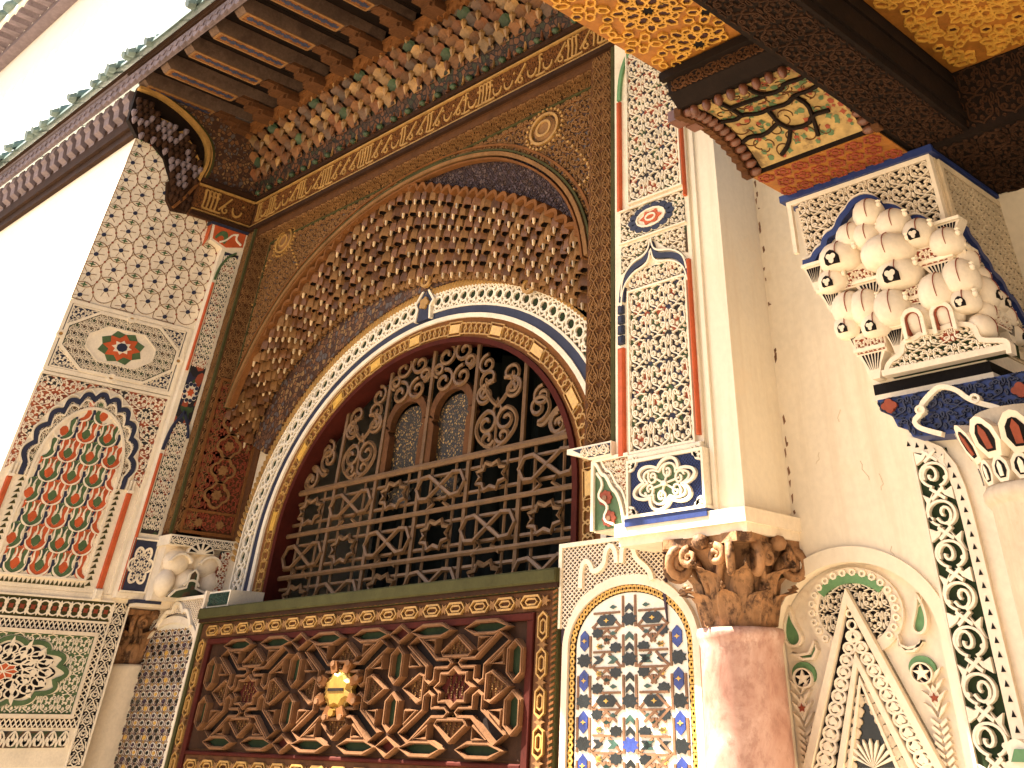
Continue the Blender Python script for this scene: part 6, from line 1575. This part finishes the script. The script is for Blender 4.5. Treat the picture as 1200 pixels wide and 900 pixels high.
for a, b, r, rz, mo in ((475, 105, 62, 66, 0), (592, 150, 66, 62, 0), (712, 195, 62, 60, 1), (395, 212, 62, 60, 0), (470, 210, 62, 58, 0), (345, 310, 84, 66, 1), (572, 285, 105, 72, 0), (840, 235, 60, 55, 0), (622, 388, 86, 66, 1), (312, 420, 62, 52, 1),
                        (385, 545, 66, 66, 0), (465, 540, 66, 70, 0), (590, 545, 72, 74, 0), (800, 470, 70, 72, 0), (905, 400, 62, 70, 0), (925, 512, 52, 46, 1), (512, 622, 58, 54, 1), (378, 632, 52, 50, 1), (1015, 470, 50, 62, 1)):
    dome(a, b, r, rz, mo, .040 if b < 350 else .034)
sed = smooth(np.array([onX(900+.25*a, 225+.25*b, XP)[[1, 2]] for a, b in ((892, 172), (905, 215), (948, 262), (962, 300), (1000, 340), (1014, 388), (1060, 425), (1086, 490), (1122, 520), (1152, 580), (1192, 640))]), 50, 1)
MB().ribbon(FL(XP, 0, 0), sed, .026, 0, .030, av=.8).build('blue_scallop', 'blue_paint', cb2)
for a, b, r, rz, mo in ((930, 318, 46, 44, 0), (985, 402, 46, 46, 0), (1060, 512, 50, 48, 1), (1105, 585, 44, 44, 0), (1005, 635, 48, 46, 0), (1150, 672, 40, 40, 1), (1010, 560, 44, 40, 0)): dome(a, b, r, rz, mo, .02)
def redbox(a, b, w, h):
    p, ax = pz(a, b, .012); W, H = w*PXS, h*PXS*.85
    fr = FF(p[0], p[1], p[2]) if ax == 'y' else FL(p[0], p[1], p[2])
    o = MB().prism(fr, [(-W, -H), (W, -H), (W*1.05, H*.6), (W*.6, H), (-W*.6, H), (-W*1.05, H*.6)], -.03, .030).build('curved_panel', 'stucco_pale', cb2)
    m = MB(); m.prism(fr, [(-W*.9, -H*.85), (W*.9, -H*.85), (W*.92, H*.5), (-W*.92, H*.5)], .02, .0315); m.build('red_ground', 'red_dull', o)
    m = MB(); carve(m, fr, UA, -W*.9, W*.9, -H*.85, H*.5, 2, 1, .031, .037); m.build('scrolls', 'stucco', o, kind='stuff')
for q in ((770, 305, 72, 46), (440, 402, 60, 42), (702, 482, 74, 44), (500, 716, 58, 40), (1040, 590, 70, 44)): redbox(*q)
def fanp(a, b, w, h):
    p, ax = pz(a, b, .02); W, H = w*PXS, h*PXS*.85
    fr = FF(p[0], p[1], p[2]) if ax == 'y' else FL(p[0], p[1], p[2])
    o = MB().prism(fr, [(-W*.25, -H), (W*.25, -H), (W*.5, 0), (W, H), (-W, H), (-W*.5, 0)], -.03, .020).build('fan', 'stucco_pale', cb2)
    m = MB()
    for i in range(6):
        t = -1+2*(i+.5)/6; m.prism(fr, [(t*W*.30, -H*.35), (t*W*.72-.004, H*.85), (t*W*.72+.004, H*.85)], .018, .0215)
    m.build('slots', 'ink', o, kind='stuff')
    MB().prism(fr, [(-W*1.05, H), (W*1.05, H), (W*1.05, H+.010), (-W*1.05, H+.010)], -.03, .030).build('lip', 'stucco', o)
for q in ((235, 410, 44, 50), (315, 520, 50, 42), (500, 482, 60, 46), (740, 560, 54, 42), (820, 385, 60, 42), (430, 705, 44, 46), (615, 705, 42, 46), (510, 815, 58, 50), (1110, 660, 62, 42), (930, 330, 44, 40), (365, 615, 30, 40), (860, 195, 50, 36)): fanp(*q)
def ubox(a, b, r):
    p, ax = pz(a, b, .03); R_ = r*PXS; fr = FF(p[0], p[1], p[2]) if ax == 'y' else FL(p[0], p[1], p[2])
    o = bulb('bulb', cb2, p, R_*1.05, R_*.6, R_*.9, 'stucco_pale', -1.05)
    U = [(-R_*.55, -R_*.9), (-R_*.55, 0), *arc(0, 0, R_*.55, 180, 0, 9, R_*.45), (R_*.55, 0), (R_*.55, -R_*.9)]
    f2 = FF(p[0], p[1]-R_*.5, p[2]) if ax == 'y' else FL(p[0]+R_*.5, p[1], p[2])
    MB().ribbon(f2, U, .012, -.03, .014).build('horseshoe', 'stucco', o); MB().ribbon(f2, [(x*.7, y*.8) for x, y in U], .005, -.02, .010).build('horseshoe_line', 'red_dull', o)
ubox(705, 610, 62); ubox(842, 582, 62)
DP = [(560, 862), (575, 800), (640, 760), (640, 705), (700, 690), (720, 668), (800, 655), (830, 640), (905, 622), (975, 630), (990, 680), (1010, 700), (1085, 700), (1130, 700), (1140, 762)]
dp = np.array([onY(900+.25*a, 225+.25*b, YR-.045)[[0, 2]] for a, b in DP]); dpo = FF(0, YR-.045, 0)
dpl = [tuple(p) for p in dp]+[(dp[-1][0], cz0+.006), (dp[0][0], cz0+.006)]
MB().prism(dpo, dpl[::-1], -.06, .0).build('lower_tympanum', 'green_dark', cb2)
m = MB(); m.ribbon(dpo, smooth(dp, 60, 1), .016, -.02, .014, av=.8); m.ribbon(dpo, [(dp[0][0]-.01, cz0+.012), (dp[-1][0], cz0+.012)], .016, -.02, .014); m.build('tympanum_rim', 'stucco_pale', cb2)
m = MB(); carve(m, dpo, UA, dp[:, 0].min(), dp[:, 0].max(), cz0+.012, dp[:, 1].max(), 5, 2, 0, .010, inpoly(dpl)); m.build('tympanum_scrolls', 'stucco', cb2, kind='stuff')
MB().prism(dpo, rose(6, .036, .2, 40, dp[:, 0].mean()+.01, cz0+.085, .85), 0, .007).build('red_rosette', 'red_dull', cb2)
# dark carved side face of the corbel, and the wall across the opening
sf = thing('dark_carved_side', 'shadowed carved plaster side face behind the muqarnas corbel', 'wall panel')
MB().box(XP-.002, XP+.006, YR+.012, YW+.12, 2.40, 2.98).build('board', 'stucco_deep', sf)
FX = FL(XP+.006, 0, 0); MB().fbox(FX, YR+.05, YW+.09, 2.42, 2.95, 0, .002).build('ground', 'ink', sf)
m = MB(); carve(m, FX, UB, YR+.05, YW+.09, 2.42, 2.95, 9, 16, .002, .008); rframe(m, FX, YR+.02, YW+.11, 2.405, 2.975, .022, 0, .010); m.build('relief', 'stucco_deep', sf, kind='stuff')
ow = thing('opening_wall', 'dim carved plaster wall inside the right-hand opening', 'wall')
MB().box(XP-.02, 1.4, 3.42, 3.6, 2.0, 3.22).build('wall', 'stucco_deep', ow)
m = MB(); carve(m, FF(0, 3.42, 0), UA, -1.09, -.6, 2.4, 3.2, 6, 12, 0, .012); m.build('relief', 'stucco_deep', ow, kind='stuff')

# ================================================================== WOODEN BRACKET AND PORCH CEILING
wb = thing('painted_bracket', 'painted wooden cove bracket with beaded red edges above the muqarnas corbel', 'bracket')
BX0, BX1 = -1.69, -1.175
cove = smooth([(2.57, 3.030), (2.50, 3.085), (2.40, 3.125), (2.28, 3.135), (2.19, 3.118)], 14, 2)
prof = [(2.80, 3.012), (2.57, 3.012), *map(tuple, cove), (2.165, 3.115), (2.12, 3.150), (2.11, 3.20), (2.10, 3.23), (2.80, 3.23)]
n = len(prof); V = [(x, y, z) for x in (BX0, BX1) for y, z in prof]
MB().add(V, [tuple(range(n)), tuple(range(2*n-1, n-1, -1))]+[(i, n+i, n+(i+1) % n, (i+1) % n) for i in range(n)]).build('body', 'wood_black', wb)
def on_cove(u, t, d):                    # u 0..1 along x, t 0..1 along the cove, d out
    i = t*(len(cove)-1); y = np.interp(i, range(len(cove)), cove[:, 0]); z = np.interp(i, range(len(cove)), cove[:, 1])
    e = .02; y2 = np.interp(min(i+.3, len(cove)-1), range(len(cove)), cove[:, 0]); z2 = np.interp(min(i+.3, len(cove)-1), range(len(cove)), cove[:, 1]); y1 = np.interp(max(i-.3, 0), range(len(cove)), cove[:, 0]); z1 = np.interp(max(i-.3, 0), range(len(cove)), cove[:, 1])
    tx = np.array([y2-y1, z2-z1]); tx /= np.linalg.norm(tx)+1e-9; nx = np.array([-tx[1], tx[0]]); nx = nx if nx[1] < 0 else -nx
    return (BX0+.05+(BX1-BX0-.10)*u, y+nx[0]*d, z+nx[1]*d)
V = [on_cove(i/10, j/13, .004) for j in range(14) for i in range(11)]
MB().add(V, [(j*11+i, j*11+i+1, (j+1)*11+i+1, (j+1)*11+i) for j in range(13) for i in range(10)]).build('painted_cove', 'painted_floral', wb)
for P in ([(.0, .62), (.14, .56), (.20, .60), (.34, .52), (.42, .54), (.62, .50), (.70, .58), (.86, .55), (1, .60)], [(.20, 1), (.19, .75), (.20, .58)], [(.52, 1), (.50, .8), (.55, .72), (.68, .7), (.74, .78), (.9, .74), (1, .8)], [(.42, .54), (.40, .35), (.46, .25), (.62, .22), (.70, .3), (.86, .28)], [(.46, .25), (.36, .12), (.25, .06)], [(.70, .58), (.74, .42), (.70, .3), (.64, .1)], [(0, .30), (.1, .33), (.22, .28), (.40, .35)], [(.52, .72), (.34, .74), (.19, .75)]):
    S_ = resample(smooth(P, 22, 1), 22); MB().tube([on_cove(a, b, .010) for a, b in S_], .0085, 5).build('dark_strap', 'wood_black', wb)
m = MB(); mg = MB(); q = random.Random(8)
for i in range(150):
    a, b = q.uniform(.03, .97), q.uniform(.03, .97); r = q.uniform(.007, .016); P = star(4, r, r*.55, q.random()*3) if i % 2 else rose(5, r, .3, 12)
    (m if i % 3 else mg).add([on_cove(a+x/.42, b+y/.42, .0062) for x, y in P], [tuple(range(len(P)))])
mh = MB()
for i in range(60):
    a, b = q.uniform(.05, .95), q.uniform(.05, .95); r = q.uniform(.03, .08); a0 = q.random()*6; mh.tube([on_cove(min(1, max(0, a+r*math.cos(t))), min(1, max(0, b+r*math.sin(t))), .0055) for t in np.linspace(a0, a0+q.uniform(1.5, 4), 10)], .0022, 4)
mh.build('fine_lines', 'wood_brown', wb, kind='stuff')
m.build('green_leaves', 'green_paint', wb, kind='stuff'); mg.build('red_flowers', 'red_dull', wb, kind='stuff')
MB().fbox(FS(0, 0, 3.012), BX0+.004, BX1-.004, 2.574, 2.79, 0, .004).build('gold_soffit', 'ceiling_ground', wb)
m = MB(); fs = FS(0, 0, 3.008)
for i in range(7):
    for j in range(3):
        x = BX0+.04+i*.072+.036*(j % 2); y = 2.605+j*.07
        if x < BX1-.03: m.ribbon(fs, rose(6, .03, .3, 24, x, y), .006, 0, .005, closed=True); m.prism(fs, ngon(6, .012, 0, x, y), 0, .004)
m.build('soffit_rosettes', 'red_dull', wb, kind='stuff')
bead = MB().lathe((0, 0, 0), [(.001, -.026), (.012, -.018), (.017, 0), (.012, .018), (.001, .026)], 7).mesh('bead', 'nut_bead', True)
sawm = MB().box(-.014, .014, -.016, .016, -.020, .016).mesh('dentil', 'wood_brown')
for j in range(13):
    for x in (BX0+.005, BX1-.005):
        p = on_cove(0, j/12, .012); o = link(bead, 'bead', wb, loc=(x+.02*(1 if x < -1.5 else -1), p[1], p[2])); o.rotation_euler = (0, 1.57, 0)
        link(sawm, 'dentil', wb, loc=(x-.012*(1 if x < -1.5 else -1), p[1]-.008, p[2]+.004))
for i in range(9):
    p = on_cove(i/8, 1, .012); link(bead, 'bead', wb, loc=p)
m = MB(); m.box(BX0-.075, BX0, 2.20, 2.26, 3.105, 3.145); m.box(BX0-.045, BX0, 2.26, 2.31, 3.10, 3.14); m.build('carved_nose', 'nut_bead', wb)
m = MB(); m.box(BX0-.012, BX1, 2.085, 2.11, 3.195, 3.225); m.build('top_moulding', 'wood_black', wb)
m = MB(); carve(m, FF(0, 2.118, 0), UA, BX0+.02, BX1-.02, 3.152, 3.195, 7, 1, 0, .008); m.build('frieze', 'wood_brown', wb, kind='stuff')

pcl = thing('porch_ceiling', 'gold painted wooden porch ceiling with red and black star strapwork', 'ceiling')
ZC = 3.232
def coffer(x0, x1, y0, y1, nm, cell_, dim):
    cf = MB().box(x0, x1, y0, y1, ZC, ZC+.05).build(nm, 'ceiling_ground', pcl); fs = FS(0, 0, ZC)
    ribs = MB(); S = {}
    def tile(P, mt, key):
        if key not in S: S[key] = MB().prism(lambda p: np.stack([p[:, 0], p[:, 1], -p[:, 2]], 1), P, 0, .004).mesh('inlay', mt)
        return S[key]
    c = cell_; q = random.Random(3)
    done = []
    def put(P, mt, key, x, y):
        done.append((x, y))
        if x0+.03 < x < x1-.03 and y0+.03 < y < y1-.03 and len(cf.children) < 290: link(tile(P, mt, key), 'inlay', cf, loc=(x, y, ZC))
        if x0+.03 < x < x1-.03 and y0+.03 < y < y1-.03: ribs.ribbon(FS(x, y, ZC), np.array(P)*1.16, .007, .0, .009, closed=True)
    def lens(l, w, a): 
        pt = [(-l, 0), (-l*.45, w), (l*.55, w*.9), (l, 0), (l*.55, -w*.9), (-l*.45, -w)]
        return [(u*math.cos(a)-v*math.sin(a), u*math.sin(a)+v*math.cos(a)) for u, v in pt]
    for i in range(int((x1-x0)/c)+2):
        for j in range(int((y1-y0)/c)+2):
            x = x1-i*c-.05; y = y1-j*c-.06
            put(star(8, c*.11, c*.07, .2), 'ink', 's', x, y)
            for k_ in range(8):
                a = k_*math.pi/4+.2
                put(lens(c*.088, c*.055, a), 'ceiling_red', ('p', k_), x+c*.21*math.cos(a), y+c*.21*math.sin(a))
                put(star(5, c*.045, c*.026, k_), 'green_dark', ('t', k_), x+c*.25*math.cos(a+.39), y+c*.25*math.sin(a+.39))
                put(lens(c*.085, c*.050, a+.39), 'ceiling_red', ('q', k_), x+c*.36*math.cos(a+.39), y+c*.36*math.sin(a+.39))
                put(lens(c*.058, c*.040, a+1.57), 'wood_brown', ('r', k_), x+c*.345*math.cos(a), y+c*.345*math.sin(a))
            put(star(6, c*.09, c*.06, .7), 'ink', 'u', x+c*.5, y+c*.5)
            for k_ in range(4): a = k_*1.571+.785; put(lens(c*.07, c*.048, a), 'ceiling_red', ('v', k_), x+c*.5+c*.15*math.cos(a), y+c*.5+c*.15*math.sin(a))
    fx = MB(); gxs = []
    for _ in range(5000):
        x, y = q.uniform(x0+.02, x1-.02), q.uniform(max(y0, y1-1.4), y1-.02)
        if all((x-a)**2+(y-b)**2 > .042**2 for a, b in done) and all((x-a)**2+(y-b)**2 > .036**2 for a, b in gxs):
            gxs.append((x, y)); P = np.array(ngon(6, .013, q.random())); fx.prism(FS(x, y, ZC), P, 0, .004); ribs.ribbon(FS(x, y, ZC), P*1.35, .006, 0, .009, closed=True)
    fx.build('small_inlays', 'ceiling_red', cf, kind='stuff')
    ribs.build('gold_straps', 'ceiling_gold', cf, kind='stuff')
coffer(-1.70, BX1-.0, .2, 2.098, 'coffer', .26, 0)
coffer(-.955, .4, .2, 2.785, 'coffer', .26, 1)
# beams
MB().box(BX1, -.957, -.5, 3.0, 3.02, 3.232).build('beam', 'wood_black', pcl)
m = MB(); carve(m, FS(0, 0, 3.02), UA, BX1+.02, -.975, 1.4, 2.95, 2, 14, 0, .006); m.build('beam_relief', 'wood_dark', pcl, kind='stuff')
m = MB(); m.box(BX1-.012, -.945, -.5, 3.0, 3.05, 3.075); m.box(BX1-.01, -.947, -.5, 3.0, 3.16, 3.185); m.build('beam_moulding', 'wood_black', pcl)
MB().box(-1.10, 1.2, 2.787, 3.41, 3.0, 3.30).build('back_beam', 'wood_black', pcl)
m = MB(); carve(m, FS(0, 0, 3.0), UA, -1.08, -.3, 2.80, 3.40, 7, 5, 0, .006); carve(m, FF(0, 2.787, 0), UA, -.955, -.2, 3.02, 3.23, 7, 2, 0, .006); m.build('back_relief', 'wood_dark', pcl, kind='stuff')
MB().box(-1.70, 2.5, -.6, 2.79, 3.30, 3.40).build('deck', 'wood_black', pcl)
m = MB(); m.box(-3.36, 3.0, -1.2, 1.95, 4.86, 4.94); m.build('shade_roof', 'wood_dark', pcl)  # unseen slab, added and sized to keep sun off the pier and corbel
MB().box(-1.6, 2.5, 1.3, 1.6, 3.41, 4.89).build('porch_attic', 'plaster_white', pcl)
# white leaf-edged ornament entering at the lower right
lo = thing('green_leaf_boss', 'white-rimmed green leaf ornament at the lower right edge', 'ornament')
p = onY(1196, 886, 2.70); fr = FF(p[0], 2.70, p[2], 1, .8)
MB().prism(fr, rose(3, .036, .2, 40), -.03, .0).build('boss', 'stucco', lo); MB().prism(fr, [(-.022, -.012), (-.008, .014), (.02, .014), (.02, -.012)], 0, .008).build('leaf', 'green_bright', lo)
